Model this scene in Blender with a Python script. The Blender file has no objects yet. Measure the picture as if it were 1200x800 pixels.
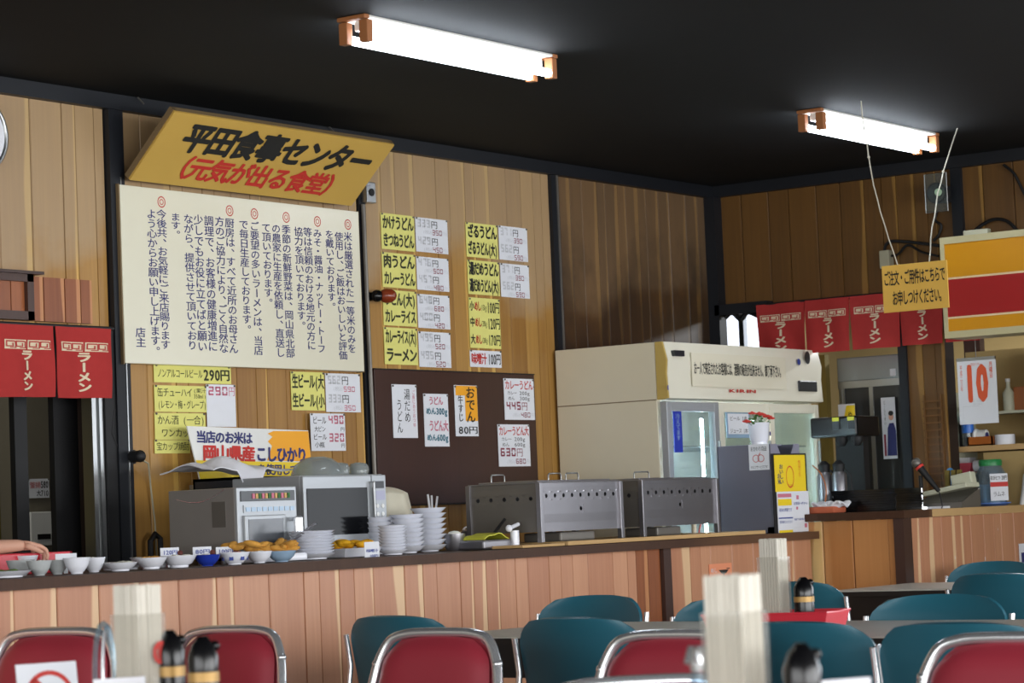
import bpy, bmesh, math, random
from mathutils import Vector, Matrix
random.seed(7)
S = bpy.context.scene
COL = S.collection
R = math.radians

# ------------------------------------------------------------------ camera
EYE = Vector((0.0, 0.0, 1.10))
TH, PT, RO, FPX = R(35.524), R(3.909), R(-2.374), 3000.0
VW = Vector((math.cos(TH) * math.cos(PT), math.sin(TH) * math.cos(PT), math.sin(PT)))
r0 = Vector((math.sin(TH), -math.cos(TH), 0)); u0 = r0.cross(VW)
RT = math.cos(RO) * r0 + math.sin(RO) * u0
UP = -math.sin(RO) * r0 + math.cos(RO) * u0
cd = bpy.data.cameras.new('camera'); cam = bpy.data.objects.new('camera', cd); COL.objects.link(cam)
cd.sensor_width = 36; cd.lens = FPX / 1200 * 36
M = Matrix((RT, UP, -VW)).transposed().to_4x4(); M.translation = EYE; cam.matrix_world = M
cd.clip_end = 100; cd.clip_start = 0.05
cd.dof.use_dof = True; cd.dof.focus_distance = 10.8; cd.dof.aperture_fstop = 6.8
S.camera = cam

# ------------------------------------------------------------------ world, lights, exposure
S.view_settings.view_transform = 'Standard'; S.view_settings.look = 'None'
S.view_settings.gamma = 1; S.view_settings.use_curve_mapping = False
S.view_settings.exposure = 0.12
w = bpy.data.worlds.new('world'); S.world = w; w.use_nodes = True
w.node_tree.nodes['Background'].inputs[0].default_value = (0.75, 0.86, 1, 1)
w.node_tree.nodes['Background'].inputs[1].default_value = 0.25
def area(name, loc, rot, sx, sy, power, col):
    l = bpy.data.lights.new(name, 'AREA'); l.shape = 'RECTANGLE'; l.size = sx; l.size_y = sy
    l.energy = power; l.color = col
    o = bpy.data.objects.new(name, l); COL.objects.link(o); o.location = loc; o.rotation_euler = rot
    return o
# daylight of the dining hall's window rows (behind the camera, and to its right)
area('daylight_front', (4.5, -4.35, 1.45), (R(90), 0, 0), 13, 2.0, 780, (.97, .985, 1))
area('daylight_right', (12.5, -0.4, 1.55), (R(90), 0, R(90)), 7.8, 1.5, 110, (0.93, .97, 1))
area('daylight_back', (-2.85, 1.5, 1.6), (R(90), 0, R(-90)), 9, 1.9, 330, (.97, .985, 1))

area('kitchen_fill', (14.3, 6.4, 2.55), (0, 0, 0), .3, 1.2, 70, (.93, .97, 1))  # added fill without a fixture, brightens the silver fridge beyond the curtain
area('back_kitchen_fill', (7.9, 8.4, 2.55), (0, 0, 0), .3, .9, 5, (1, .97, .85))  # dim fill added so the room behind the left doorway is not black
# ------------------------------------------------------------------ helpers
def P(x, y, ax, c):
    """world point where the photograph's sight line (x, y) meets the plane ax = c"""
    d = VW + RT * ((x - 600) / FPX) - UP * ((y - 400) / FPX)
    i = 'xyz'.index(ax); return EYE + d * ((c - EYE[i]) / d[i])
def lin(c):
    c = c / 255.0
    return c / 12.92 if c <= 0.04045 else ((c + 0.055) / 1.055) ** 2.4
def rgb(*c): return (lin(c[0]), lin(c[1]), lin(c[2]), 1)
MATS = {}
def mat(name, col, rough=.5, metal=0, spec=.5, var=0.0, scale=20, emit=0, trans=0, coat=0, bump=0):
    if name in MATS: return MATS[name]
    m = bpy.data.materials.new(name); m.use_nodes = True; nt = m.node_tree
    b = nt.nodes['Principled BSDF']
    b.inputs['Base Color'].default_value = rgb(*col); b.inputs['Roughness'].default_value = rough
    b.inputs['Metallic'].default_value = metal; b.inputs['Specular IOR Level'].default_value = spec
    b.inputs['Transmission Weight'].default_value = trans; b.inputs['Coat Weight'].default_value = coat
    if emit:
        b.inputs['Emission Color'].default_value = rgb(*col); b.inputs['Emission Strength'].default_value = emit
    if var or bump:
        t = nt.nodes.new('ShaderNodeNewGeometry')
        n = nt.nodes.new('ShaderNodeTexNoise'); n.inputs['Scale'].default_value = scale; n.inputs['Detail'].default_value = 4
        nt.links.new(t.outputs['Position'], n.inputs['Vector'])
        if var:
            mx = nt.nodes.new('ShaderNodeMix'); mx.data_type = 'RGBA'
            a = rgb(*col)
            mx.inputs[6].default_value = tuple(v * (1 - var) for v in a[:3]) + (1,)
            mx.inputs[7].default_value = tuple(min(1, v * (1 + var)) for v in a[:3]) + (1,)
            nt.links.new(n.outputs['Fac'], mx.inputs[0]); nt.links.new(mx.outputs[2], b.inputs['Base Color'])
        if bump:
            bp = nt.nodes.new('ShaderNodeBump'); bp.inputs['Strength'].default_value = bump; bp.inputs['Distance'].default_value = .005
            nt.links.new(n.outputs['Fac'], bp.inputs['Height']); nt.links.new(bp.outputs[0], b.inputs['Normal'])
    MATS[name] = m; return m

def wood(name, dark, light, streak, rough=.42, pale_top=0.0, sp=.5, soot=0.0):
    """grooved-plywood board: fine vertical grain, a paler sapwood streak on some boards, own tone per board"""
    m = bpy.data.materials.new(name); m.use_nodes = True; nt = m.node_tree; L = nt.links.new
    b = nt.nodes['Principled BSDF']; b.inputs['Roughness'].default_value = rough
    b.inputs['Specular IOR Level'].default_value = sp
    geo = nt.nodes.new('ShaderNodeNewGeometry'); oi = nt.nodes.new('ShaderNodeObjectInfo')
    tc = nt.nodes.new('ShaderNodeTexCoord')
    off = nt.nodes.new('ShaderNodeVectorMath'); off.operation = 'MULTIPLY_ADD'
    off.inputs[1].default_value = (1, 1, 1)
    cmb = nt.nodes.new('ShaderNodeCombineXYZ'); ml = nt.nodes.new('ShaderNodeMath'); ml.operation = 'MULTIPLY'; ml.inputs[1].default_value = 37
    L(oi.outputs['Random'], ml.inputs[0]); L(ml.outputs[0], cmb.inputs[2]); L(ml.outputs[0], cmb.inputs[0])
    L(geo.outputs['Position'], off.inputs[0]); L(cmb.outputs[0], off.inputs[2])
    sc = nt.nodes.new('ShaderNodeMapping'); sc.inputs['Scale'].default_value = (60, 60, 2.2); L(off.outputs[0], sc.inputs[0])
    n1 = nt.nodes.new('ShaderNodeTexNoise'); n1.inputs['Scale'].default_value = 1; n1.inputs['Detail'].default_value = 6; L(sc.outputs[0], n1.inputs[0])
    sc2 = nt.nodes.new('ShaderNodeMapping'); sc2.inputs['Scale'].default_value = (9, 9, .8); L(off.outputs[0], sc2.inputs[0])
    n2 = nt.nodes.new('ShaderNodeTexNoise'); n2.inputs['Scale'].default_value = 1; L(sc2.outputs[0], n2.inputs[0])
    mx = nt.nodes.new('ShaderNodeMix'); mx.data_type = 'RGBA'
    mx.inputs[6].default_value = rgb(*dark); mx.inputs[7].default_value = rgb(*light)
    # tone = .45 random + .3 fine grain + .25 broad grain
    a1 = nt.nodes.new('ShaderNodeMath'); a1.operation = 'MULTIPLY'; a1.inputs[1].default_value = .4; L(oi.outputs['Random'], a1.inputs[0])
    a2 = nt.nodes.new('ShaderNodeMath'); a2.operation = 'MULTIPLY_ADD'; a2.inputs[1].default_value = .55; L(n1.outputs['Fac'], a2.inputs[0]); L(a1.outputs[0], a2.inputs[2])
    a3 = nt.nodes.new('ShaderNodeMath'); a3.operation = 'MULTIPLY_ADD'; a3.inputs[1].default_value = .5; L(n2.outputs['Fac'], a3.inputs[0]); L(a2.outputs[0], a3.inputs[2])
    a4 = nt.nodes.new('ShaderNodeMath'); a4.operation = 'SUBTRACT'; a4.inputs[1].default_value = .22; a4.use_clamp = True; L(a3.outputs[0], a4.inputs[0])
    L(a4.outputs[0], mx.inputs[0])
    # streak: generated x beyond a wandering threshold
    sx = nt.nodes.new('ShaderNodeSeparateXYZ'); L(tc.outputs['Generated'], sx.inputs[0])
    sc3 = nt.nodes.new('ShaderNodeMapping'); sc3.inputs['Scale'].default_value = (0.2, 0.2, 1.3); L(off.outputs[0], sc3.inputs[0])
    n3 = nt.nodes.new('ShaderNodeTexNoise'); n3.inputs['Scale'].default_value = 1; n3.inputs['Detail'].default_value = 1; L(sc3.outputs[0], n3.inputs[0])
    th = nt.nodes.new('ShaderNodeMath'); th.operation = 'MULTIPLY_ADD'; th.inputs[1].default_value = .7; th.inputs[2].default_value = .42; L(n3.outputs['Fac'], th.inputs[0])
    gt = nt.nodes.new('ShaderNodeMath'); gt.operation = 'SUBTRACT'; L(sx.outputs[0], gt.inputs[0]); L(th.outputs[0], gt.inputs[1])
    g2 = nt.nodes.new('ShaderNodeMath'); g2.operation = 'MULTIPLY'; g2.inputs[1].default_value = 18; g2.use_clamp = True; L(gt.outputs[0], g2.inputs[0])
    rs = nt.nodes.new('ShaderNodeMath'); rs.operation = 'MULTIPLY'; rs.inputs[1].default_value = 7.3; L(oi.outputs['Random'], rs.inputs[0])
    rf = nt.nodes.new('ShaderNodeMath'); rf.operation = 'FRACT'; L(rs.outputs[0], rf.inputs[0])
    rg = nt.nodes.new('ShaderNodeMath'); rg.operation = 'GREATER_THAN'; rg.inputs[1].default_value = .5; L(rf.outputs[0], rg.inputs[0])
    g3 = nt.nodes.new('ShaderNodeMath'); g3.operation = 'MULTIPLY'; L(g2.outputs[0], g3.inputs[0]); L(rg.outputs[0], g3.inputs[1])
    m2 = nt.nodes.new('ShaderNodeMix'); m2.data_type = 'RGBA'; m2.inputs[7].default_value = rgb(*streak)
    L(g3.outputs[0], m2.inputs[0]); L(mx.outputs[2], m2.inputs[6])
    out = m2.outputs[2]
    if pale_top:  # blend towards a greyer, paler tone above a noisy height
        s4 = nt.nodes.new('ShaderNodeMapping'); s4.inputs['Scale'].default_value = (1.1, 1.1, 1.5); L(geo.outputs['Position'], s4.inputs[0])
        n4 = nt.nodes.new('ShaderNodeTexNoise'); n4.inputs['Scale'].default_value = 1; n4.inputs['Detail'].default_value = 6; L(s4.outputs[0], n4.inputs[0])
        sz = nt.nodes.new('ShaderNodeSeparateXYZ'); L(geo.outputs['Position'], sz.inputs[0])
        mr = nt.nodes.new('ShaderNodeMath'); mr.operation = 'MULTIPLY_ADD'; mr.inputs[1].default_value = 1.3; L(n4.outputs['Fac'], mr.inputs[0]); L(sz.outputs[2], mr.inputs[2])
        rr = nt.nodes.new('ShaderNodeMapRange'); rr.inputs[1].default_value = 2.88; rr.inputs[2].default_value = 3.02; rr.inputs[4].default_value = pale_top; L(mr.outputs[0], rr.inputs[0])
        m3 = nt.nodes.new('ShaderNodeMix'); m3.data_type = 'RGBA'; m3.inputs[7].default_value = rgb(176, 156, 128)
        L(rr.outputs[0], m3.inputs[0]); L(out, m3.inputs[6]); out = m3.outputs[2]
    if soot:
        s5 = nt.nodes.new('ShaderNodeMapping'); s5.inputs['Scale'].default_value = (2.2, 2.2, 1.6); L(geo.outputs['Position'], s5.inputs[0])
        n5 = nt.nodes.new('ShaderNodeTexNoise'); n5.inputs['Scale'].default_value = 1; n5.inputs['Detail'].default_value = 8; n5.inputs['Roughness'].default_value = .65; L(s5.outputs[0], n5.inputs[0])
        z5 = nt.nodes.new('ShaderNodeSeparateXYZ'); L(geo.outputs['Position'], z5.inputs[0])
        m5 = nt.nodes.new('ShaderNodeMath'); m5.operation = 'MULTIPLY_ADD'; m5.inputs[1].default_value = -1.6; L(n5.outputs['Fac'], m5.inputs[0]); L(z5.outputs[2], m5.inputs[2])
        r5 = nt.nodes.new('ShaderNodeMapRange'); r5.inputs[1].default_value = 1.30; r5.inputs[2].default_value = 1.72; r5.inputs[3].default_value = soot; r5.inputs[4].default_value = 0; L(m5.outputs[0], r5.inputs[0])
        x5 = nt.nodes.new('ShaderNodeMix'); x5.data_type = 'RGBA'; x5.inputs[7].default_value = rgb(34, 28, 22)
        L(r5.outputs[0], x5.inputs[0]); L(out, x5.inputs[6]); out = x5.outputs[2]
    L(out, b.inputs['Base Color'])
    bp = nt.nodes.new('ShaderNodeBump'); bp.inputs['Strength'].default_value = .08; bp.inputs['Distance'].default_value = .002
    L(n1.outputs['Fac'], bp.inputs['Height']); L(bp.outputs[0], b.inputs['Normal'])
    MATS[name] = m; return m

def glassmat(name, tint=(235, 245, 245), fres=1.0, dirt=0.06):
    m = bpy.data.materials.new(name); m.use_nodes = True; nt = m.node_tree; nt.nodes.clear(); L = nt.links.new
    o = nt.nodes.new('ShaderNodeOutputMaterial'); t = nt.nodes.new('ShaderNodeBsdfTransparent'); t.inputs[0].default_value = rgb(*tint)
    g = nt.nodes.new('ShaderNodeBsdfGlossy'); g.inputs['Roughness'].default_value = .04
    lw = nt.nodes.new('ShaderNodeLayerWeight'); lw.inputs[0].default_value = .5
    pw = nt.nodes.new('ShaderNodeMath'); pw.operation = 'POWER'; pw.inputs[1].default_value = 3.2; L(lw.outputs['Facing'], pw.inputs[0])
    f = nt.nodes.new('ShaderNodeMath'); f.operation = 'MULTIPLY_ADD'; f.inputs[1].default_value = .5 * fres; f.inputs[2].default_value = .04; L(pw.outputs[0], f.inputs[0])
    d = nt.nodes.new('ShaderNodeBsdfDiffuse'); d.inputs[0].default_value = rgb(200, 205, 205)
    x = nt.nodes.new('ShaderNodeMixShader'); y = nt.nodes.new('ShaderNodeMixShader'); y.inputs[0].default_value = dirt
    L(f.outputs[0], x.inputs[0]); L(t.outputs[0], x.inputs[1]); L(g.outputs[0], x.inputs[2])
    L(x.outputs[0], y.inputs[1]); L(d.outputs[0], y.inputs[2]); L(y.outputs[0], o.inputs[0])
    MATS[name] = m; return m

class MB:
    def __init__(s): s.bm = bmesh.new(); s.smooth = False
    def merge(s, b2):
        me = bpy.data.meshes.new('tmp'); b2.to_mesh(me); b2.free(); s.bm.from_mesh(me); bpy.data.meshes.remove(me); return s
    def box(s, lo, hi, bev=0, rot=None, piv=None):
        b = bmesh.new(); bmesh.ops.create_cube(b, size=1)
        lo, hi = Vector(lo), Vector(hi); c = (lo + hi) / 2; d = hi - lo
        for v in b.verts: v.co = Vector((v.co.x * d.x, v.co.y * d.y, v.co.z * d.z)) + c
        if bev: bmesh.ops.bevel(b, geom=b.edges[:], offset=bev, segments=2, affect='EDGES', profile=.6)
        if rot:
            q = Matrix.Rotation(rot[0], 3, rot[1]); p = Vector(piv) if piv else c
            for v in b.verts: v.co = q @ (v.co - p) + p
        return s.merge(b)
    def cyl(s, p0, p1, r, seg=16, r2=None, cap=True):
        b = bmesh.new(); p0, p1 = Vector(p0), Vector(p1); d = p1 - p0
        bmesh.ops.create_cone(b, cap_ends=cap, segments=seg, radius1=r, radius2=r if r2 is None else r2, depth=d.length)
        q = d.to_track_quat('Z', 'Y').to_matrix()
        for v in b.verts: v.co = q @ v.co + (p0 + p1) / 2
        return s.merge(b)
    def ball(s, c, r, seg=16, sc=(1, 1, 1)):
        b = bmesh.new(); bmesh.ops.create_uvsphere(b, u_segments=seg, v_segments=max(6, seg // 2), radius=r)
        for v in b.verts: v.co = Vector((v.co.x * sc[0], v.co.y * sc[1], v.co.z * sc[2])) + Vector(c)
        return s.merge(b)
    def lathe(s, prof, c=(0, 0, 0), seg=24, sc=(1, 1)):
        b = bmesh.new(); rings = []
        for r, z in prof:
            rings.append([b.verts.new((c[0] + r * sc[0] * math.cos(2 * math.pi * i / seg), c[1] + r * sc[1] * math.sin(2 * math.pi * i / seg), c[2] + z)) for i in range(seg)])
        for a, d in zip(rings, rings[1:]):
            for i in range(seg):
                j = (i + 1) % seg; b.faces.new((a[i], a[j], d[j], d[i]))
        for ring, fl in ((rings[0], True), (rings[-1], False)):
            b.faces.new(ring[::-1] if fl else ring)
        bmesh.ops.remove_doubles(b, verts=b.verts, dist=1e-6)
        return s.merge(b)
    def tube(s, pts, r, seg=8, closed=False):
        b = bmesh.new(); pts = [Vector(p) for p in pts]; n = len(pts); rings = []; prev = None
        for i, p in enumerate(pts):
            if closed: t = (pts[(i + 1) % n] - pts[i - 1]).normalized()
            else: t = ((pts[i + 1] if i < n - 1 else p) - (pts[i - 1] if i else p)).normalized()
            if prev is None:
                a = t.cross(Vector((0, 0, 1)))
                if a.length < .1: a = t.cross(Vector((1, 0, 0)))
            else: a = prev - t * prev.dot(t)
            a.normalize(); prev = a; c = t.cross(a)
            rr = r[i] if isinstance(r, (list, tuple)) else r
            rings.append([b.verts.new(p + rr * (a * math.cos(2 * math.pi * k / seg) + c * math.sin(2 * math.pi * k / seg))) for k in range(seg)])
        for i in range(n if closed else n - 1):
            A, B = rings[i], rings[(i + 1) % n]
            for k in range(seg): b.faces.new((A[k], A[(k + 1) % seg], B[(k + 1) % seg], B[k]))
        if not closed: b.faces.new(rings[0][::-1]); b.faces.new(rings[-1])
        bmesh.ops.recalc_face_normals(b, faces=b.faces); return s.merge(b)
    def prism(s, pts, d):
        """polygon pts (list of 3D), extruded by vector d"""
        b = bmesh.new(); d = Vector(d); a = [b.verts.new(p) for p in pts]; c = [b.verts.new(Vector(p) + d) for p in pts]
        n = len(a); b.faces.new(a[::-1]); b.faces.new(c)
        for i in range(n): b.faces.new((a[i], a[(i + 1) % n], c[(i + 1) % n], c[i]))
        bmesh.ops.recalc_face_normals(b, faces=b.faces); return s.merge(b)
    def grid(s, fn, nu, nv, th=0):
        """surface fn(u,v) -> point, optional thickness along -normal"""
        b = bmesh.new(); g = [[b.verts.new(fn(i / nu, j / nv)) for j in range(nv + 1)] for i in range(nu + 1)]
        for i in range(nu):
            for j in range(nv): b.faces.new((g[i][j], g[i + 1][j], g[i + 1][j + 1], g[i][j + 1]))
        bmesh.ops.recalc_face_normals(b, faces=b.faces)
        if th: bmesh.ops.solidify(b, geom=b.faces[:], thickness=th)
        return s.merge(b)
    def build(s, name, m, parent=None, loc=None, smooth=None):
        me = bpy.data.meshes.new(name); s.bm.to_mesh(me); s.bm.free()
        o = bpy.data.objects.new(name, me); COL.objects.link(o)
        if isinstance(m, str): m = MATS[m]
        me.materials.append(m)
        if parent: o.parent = parent
        if loc: o.location = loc
        if smooth:
            for p in me.polygons: p.use_smooth = True
            me.set_sharp_from_angle(angle=R(smooth))
        return o
def tag(o, label=None, cat=None, group=None, kind=None):
    if label: o['label'] = label
    if cat: o['category'] = cat
    if group: o['group'] = group
    if kind: o['kind'] = kind
    return o
def thing(name, label, cat, loc=(0, 0, 0), rz=0, group=None):
    o = bpy.data.objects.new(name, None); COL.objects.link(o); o.location = loc; o.rotation_euler = (0, 0, rz)
    return tag(o, label, cat, group)
def copy_tree(o, parent=None):
    c = o.copy(); COL.objects.link(c); c.parent = parent
    for ch in list(o.children): copy_tree(ch, c)
    return c

# ------------------------------------------------------------------ lettering (flat print)
GL = {}
_tc = bpy.data.curves.new('glyph', 'FONT'); _tc.resolution_u = 2
_to = bpy.data.objects.new('glyph', _tc)
def glyph(ch, bold):
    k = (ch, bold)
    if k not in GL:
        _tc.body = ch; _tc.offset = bold; _to.data = _tc
        m = bpy.data.meshes.new_from_object(_to)
        vs = [(v.co.x, v.co.y) for v in m.vertices]; fs = [tuple(p.vertices) for p in m.polygons]
        bpy.data.meshes.remove(m)
        if vs: bb = (min(v[0] for v in vs), max(v[0] for v in vs), min(v[1] for v in vs), max(v[1] for v in vs))
        else: bb = (0, .5, 0, .7)
        GL[k] = (vs, fs, bb)
    return GL[k]
SEG = {'0': 'abcdef', '1': 'bc', '2': 'abged', '3': 'abgcd', '4': 'fgbc', '5': 'afgcd', '6': 'afgecd', '7': 'abc', '8': 'abcdefg', '9': 'abcdfg'}
class Ink:
    """letters set in a sheet's own frame: x right, z up, on the plane y = dep"""
    def __init__(s, dep=-.0012): s.V = []; s.F = []; s.dep = dep
    def put(s, ch, cx, cz, w, h, bold=0, rot=0, full=True, slant=0):
        if ch in ' 　': return
        if bold:
            e = bold * .62
            ps = ((-e, -e), (e, -e), (-e, e), (e, e)) if bold < .028 else ((-e, -e), (e, -e), (-e, e), (e, e), (0, 1.3 * e), (0, -1.3 * e), (1.3 * e, 0), (-1.3 * e, 0))
            d0 = s.dep
            for i, (a, b) in enumerate(ps): s.dep = d0 - .00012 * i; s.put(ch, cx + a * w, cz + b * h, w, h, 0, rot, full, slant)
            s.dep = d0; return
        vs, fs, bb = glyph(ch, 0); n = len(s.V)
        x0, x1, y0, y1 = bb
        for x, y in vs:
            if full:   # full-width cell: em box 0..1 x -.12..88
                a = (x - .5) * w; b = (y - .36) * h
            else:
                a = (x - (x0 + x1) / 2) * w; b = (y - .36) * h
            if rot: a, b = b * w / h, -a * h / w
            a += slant * b
            s.V.append((cx + a, s.dep, cz + b))
        s.F += [tuple(i + n for i in f) for f in fs]
    def poly(s, pts):
        n = len(s.V); s.V += [(p[0], s.dep, p[1]) for p in pts]; s.F.append(tuple(range(n, n + len(pts)))); return s
    def rect(s, x0, z0, x1, z1): return s.poly([(x0, z0), (x1, z0), (x1, z1), (x0, z1)])
    def ring(s, cx, cz, r0, r1, rz=1, n=28):
        for i in range(n):
            a, b = 2 * math.pi * i / n, 2 * math.pi * (i + 1) / n
            s.poly([(cx + r0 * math.cos(a), cz + rz * r0 * math.sin(a)), (cx + r1 * math.cos(a), cz + rz * r1 * math.sin(a)),
                    (cx + r1 * math.cos(b), cz + rz * r1 * math.sin(b)), (cx + r0 * math.cos(b), cz + rz * r0 * math.sin(b))])
        return s
    def h(s, text, x0, x1, z0, z1, bold=0, slant=0, slope=0):
        ws = [1.0 if ord(c) > 255 else .58 for c in text]; T = sum(ws); u = (x1 - x0) / T; x = x0
        for c, wd in zip(text, ws):
            half = ord(c) <= 255
            hh = (z1 - z0) * (1.25 if half and c not in '()' else 1.02)
            s.put(c, x + wd * u / 2, (z0 + z1) / 2 + slope * (x - x0), u * (1.08 if not half else 1.05), hh, bold, 0, not half, slant); x += wd * u
        return s
    def v(s, text, xc, z1, z0, w, bold=0):
        n = len(text); p = (z1 - z0) / n
        for i, c in enumerate(text):
            cz = z1 - (i + .5) * p
            if c in 'ー（）()': s.put(c, xc, cz, w, p * 1.05, bold, 1)
            elif c in '。、': s.put(c, xc + w * .55, cz + p * .5, w, p * 1.05, bold)
            else: s.put(c, xc, cz, w, p * 1.05, bold)
        return s
    def seg(s, num, x0, x1, z0, z1, t=.12):
        n = len(num); u = (x1 - x0) / n
        for i, c in enumerate(num):
            a = x0 + i * u + u * .12; b = x0 + (i + 1) * u - u * .12; q = t * (b - a) * 1.6; m = (z0 + z1) / 2; e = q * .25
            R_ = {'a': (a + e, z1 - q, b - e, z1), 'd': (a + e, z0, b - e, z0 + q), 'g': (a + e, m - q / 2, b - e, m + q / 2),
                  'f': (a, m + e, a + q, z1 - e), 'b': (b - q, m + e, b, z1 - e), 'e': (a, z0 + e, a + q, m - e), 'c': (b - q, z0 + e, b, m - e)}
            for k in SEG.get(c, ''): s.rect(*R_[k])
        return s
    def build(s, m, parent, name='lettering'):
        if not s.F: return None
        me = bpy.data.meshes.new(name); me.from_pydata(s.V, [], s.F)
        o = bpy.data.objects.new(name, me); COL.objects.link(o); me.materials.append(MATS[m] if isinstance(m, str) else m)
        o.parent = parent; return o

# ------------------------------------------------------------------ materials
wallw = wood('wall_wood', (130, 86, 36), (192, 148, 78), (206, 164, 86), pale_top=.55)
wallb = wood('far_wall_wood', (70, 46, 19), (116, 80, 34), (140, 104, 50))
wallc = wood('corner_wall_wood', (62, 40, 20), (108, 74, 36), (128, 94, 48), pale_top=.16, soot=.7)
cntw = wood('counter_wood', (172, 112, 82), (212, 158, 122), (226, 188, 146), rough=.38)
cnt2w = wood('corner_counter_wood', (176, 116, 62), (208, 150, 92), (226, 180, 116), rough=.38)
cabw = wood('shutter_wood', (110, 56, 28), (168, 100, 58), (190, 130, 84))
darkw = wood('dark_post_wood', (52, 32, 26), (74, 48, 38), (80, 54, 42))
topw = wood('worktop_wood', (62, 40, 28), (88, 60, 42), (96, 68, 48), rough=.5, sp=.25)
boardw = wood('board_wood', (48, 24, 16), (66, 36, 26), (70, 40, 28), rough=.35)
for a in (
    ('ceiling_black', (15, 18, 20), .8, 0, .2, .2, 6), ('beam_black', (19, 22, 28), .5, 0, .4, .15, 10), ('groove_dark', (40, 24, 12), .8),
    ('floor_vinyl', (120, 112, 100), .4, 0, .5, .1, 3), ('plaster', (190, 182, 165), .8, 0, .3, .05, 4),
    ('kitchen_dark', (30, 28, 26), .8, 0, .3, .2, 3), ('cream', (222, 214, 190), .35, 0, .5, .03, 5), ('cream_front', (230, 226, 208), .35, 0, .5, .03, 5),
    ('paper_yellow', (226, 222, 130), .75, 0, .2, .04, 12), ('paper_white', (228, 230, 236), .75, 0, .2, .03, 12),
    ('ink_black', (28, 28, 26), .7), ('ink_olive', (52, 54, 34), .7), ('ink_navy', (46, 50, 112), .6), ('ink_red', (196, 48, 40), .6), ('ink_pink', (206, 120, 140), .6),
    ('ink_grey', (205, 207, 212), .8), ('ink_maroon', (140, 50, 70), .7), ('ink_teal', (40, 110, 130), .7), ('ink_blue', (50, 70, 150), .6), ('ink_orange', (222, 90, 50), .6),
    ('ink_green', (60, 110, 60), .7),
    ('sign_yellow', (202, 164, 80), .4, 0, .5, .05, 4), ('board_white', (226, 222, 200), .25, 0, .5, .03, 3), ('board_edge', (120, 100, 70), .6),
    ('steel', (150, 148, 152), .3, .85, .5, .10, 8), ('steel_dark', (118, 114, 108), .42, .5, .5, .15, 8), ('chrome', (236, 238, 242), .22, .8), ('alu', (170, 172, 172), .35, 1),
    ('black_gloss', (12, 12, 14), .22, 0, .4), ('black_matt', (18, 18, 20), .6), ('ceramic', (240, 242, 250), .18, 0, .5, .03, 30), ('ceramic_grey', (186, 190, 190), .25, 0, .5, .12, 60),
    ('ceramic_blue', (36, 58, 160), .15), ('ceramic_pale', (150, 176, 200), .2), ('noren_red', (170, 56, 54), .9, 0, .1, .08, 30), ('noren_print', (222, 205, 175), .9),
    ('cloth_white', (232, 232, 238), .9, 0, .1, .04, 20), ('cloth_beige', (226, 220, 200), .9, 0, .1, .04, 20), ('maroon', (164, 52, 66), .38, 0, .5, .08, 6),
    ('teal', (40, 102, 120), .35, 0, .5, .06, 5), ('table_top', (206, 203, 192), .38, 0, .5, .06, 14), ('table_edge', (28, 26, 24), .5),
    ('stick_paper', (216, 211, 199), .8, 0, .2, .05, 50), ('holder_cream', (216, 212, 203), .5), ('tray_red', (214, 52, 66), .3), ('gold', (176, 140, 80), .4, .3),
    ('skin', (216, 164, 140), .5, 0, .4, .05, 30), ('hair', (24, 20, 18), .6), ('apron', (230, 230, 228), .85), ('fixture_cream', (160, 102, 60), .5), ('food_fry', (206, 150, 66), .7, 0, .3, .35, 60),
    ('food_yellow', (232, 172, 30), .6, 0, .3, .2, 60), ('food_green', (98, 130, 62), .7, 0, .3, .5, 80), ('food_white', (226, 226, 214), .7, 0, .3, .2, 80), ('food_pink', (222, 150, 130), .7, 0, .3, .2, 80),
    ('plywood', (196, 160, 110), .7, 0, .3, .1, 12), ('tan_wall', (176, 150, 100), .8, 0, .3, .1, 4), ('olive_wall', (120, 104, 50), .8, 0, .3, .1, 4), ('brick_pink', (190, 100, 70), .8, 0, .3, .2, 30),
    ('petal_red', (214, 60, 50), .6), ('leaf', (70, 110, 50), .6), ('register_beige', (200, 200, 176), .5), ('plastic_blue', (60, 130, 190), .35), ('lavender', (170, 165, 190), .5),
    ('green_lid', (40, 130, 70), .4), ('knob_wood', (130, 54, 28), .2), ('yellow_bright', (246, 214, 40), .5), ('amber', (170, 96, 40), .35), ('plastic_white', (226, 226, 222), .35),
    ('pink_plastic', (226, 90, 110), .4), ('sign_frame', (188, 180, 140), .5), ('litsign_yellow', (205, 142, 14), .35), ('litsign_red', (160, 24, 26), .35), ('litsign_white', (224, 200, 160), .4),
    ('orange_star', (246, 170, 30), .5), ('string', (200, 196, 180), .9), ('grey_blue', (158, 158, 178), .35, .3), ('oven_grey', (168, 172, 176), .35, .3), ('panel_dark', (34, 38, 44), .3),
    ('bean_brown', (96, 40, 30), .6), ('hand_sign', (226, 180, 80), .7), ('rope_pale', (170, 164, 140), .9), ('fret_red', (176, 60, 56), .9)):
    mat(*a)
mat('tube_light', (236, 244, 255), emit=19)
mat('fridge_lamp', (225, 242, 255), emit=75)
mat('window_light', (235, 242, 255), emit=1.6)
mat('lamp_dot', (220, 230, 190), emit=.25)
mat('litsign_glow_dot', (255, 250, 230), emit=1)
glassmat('glass'); glassmat('glass_dark', (70, 76, 80)); glassmat('clear_plastic', (215, 222, 222), dirt=.28); glassmat('holder_clear', (254, 253, 251), fres=.4, dirt=.10); glassmat('bottle_clear', (200, 222, 235), dirt=.15)

# ------------------------------------------------------------------ the setting
YA, XB, CZ, BZ = 7.60, 12.68, 2.95, 2.885       # long wall, far wall, ceiling, beam underside
YC, ZC, ZC2 = 6.30, .965, 1.05                  # counter front edge, worktop heights
tag(MB().box((-3, -4.5, -.1), (16, 10, 0)).build('floor', 'floor_vinyl'), kind='structure')
tag(MB().box((-3, -4.5, CZ), (12.9, 7.8, CZ + .1)).build('ceiling', 'ceiling_black'), kind='structure')

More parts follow.
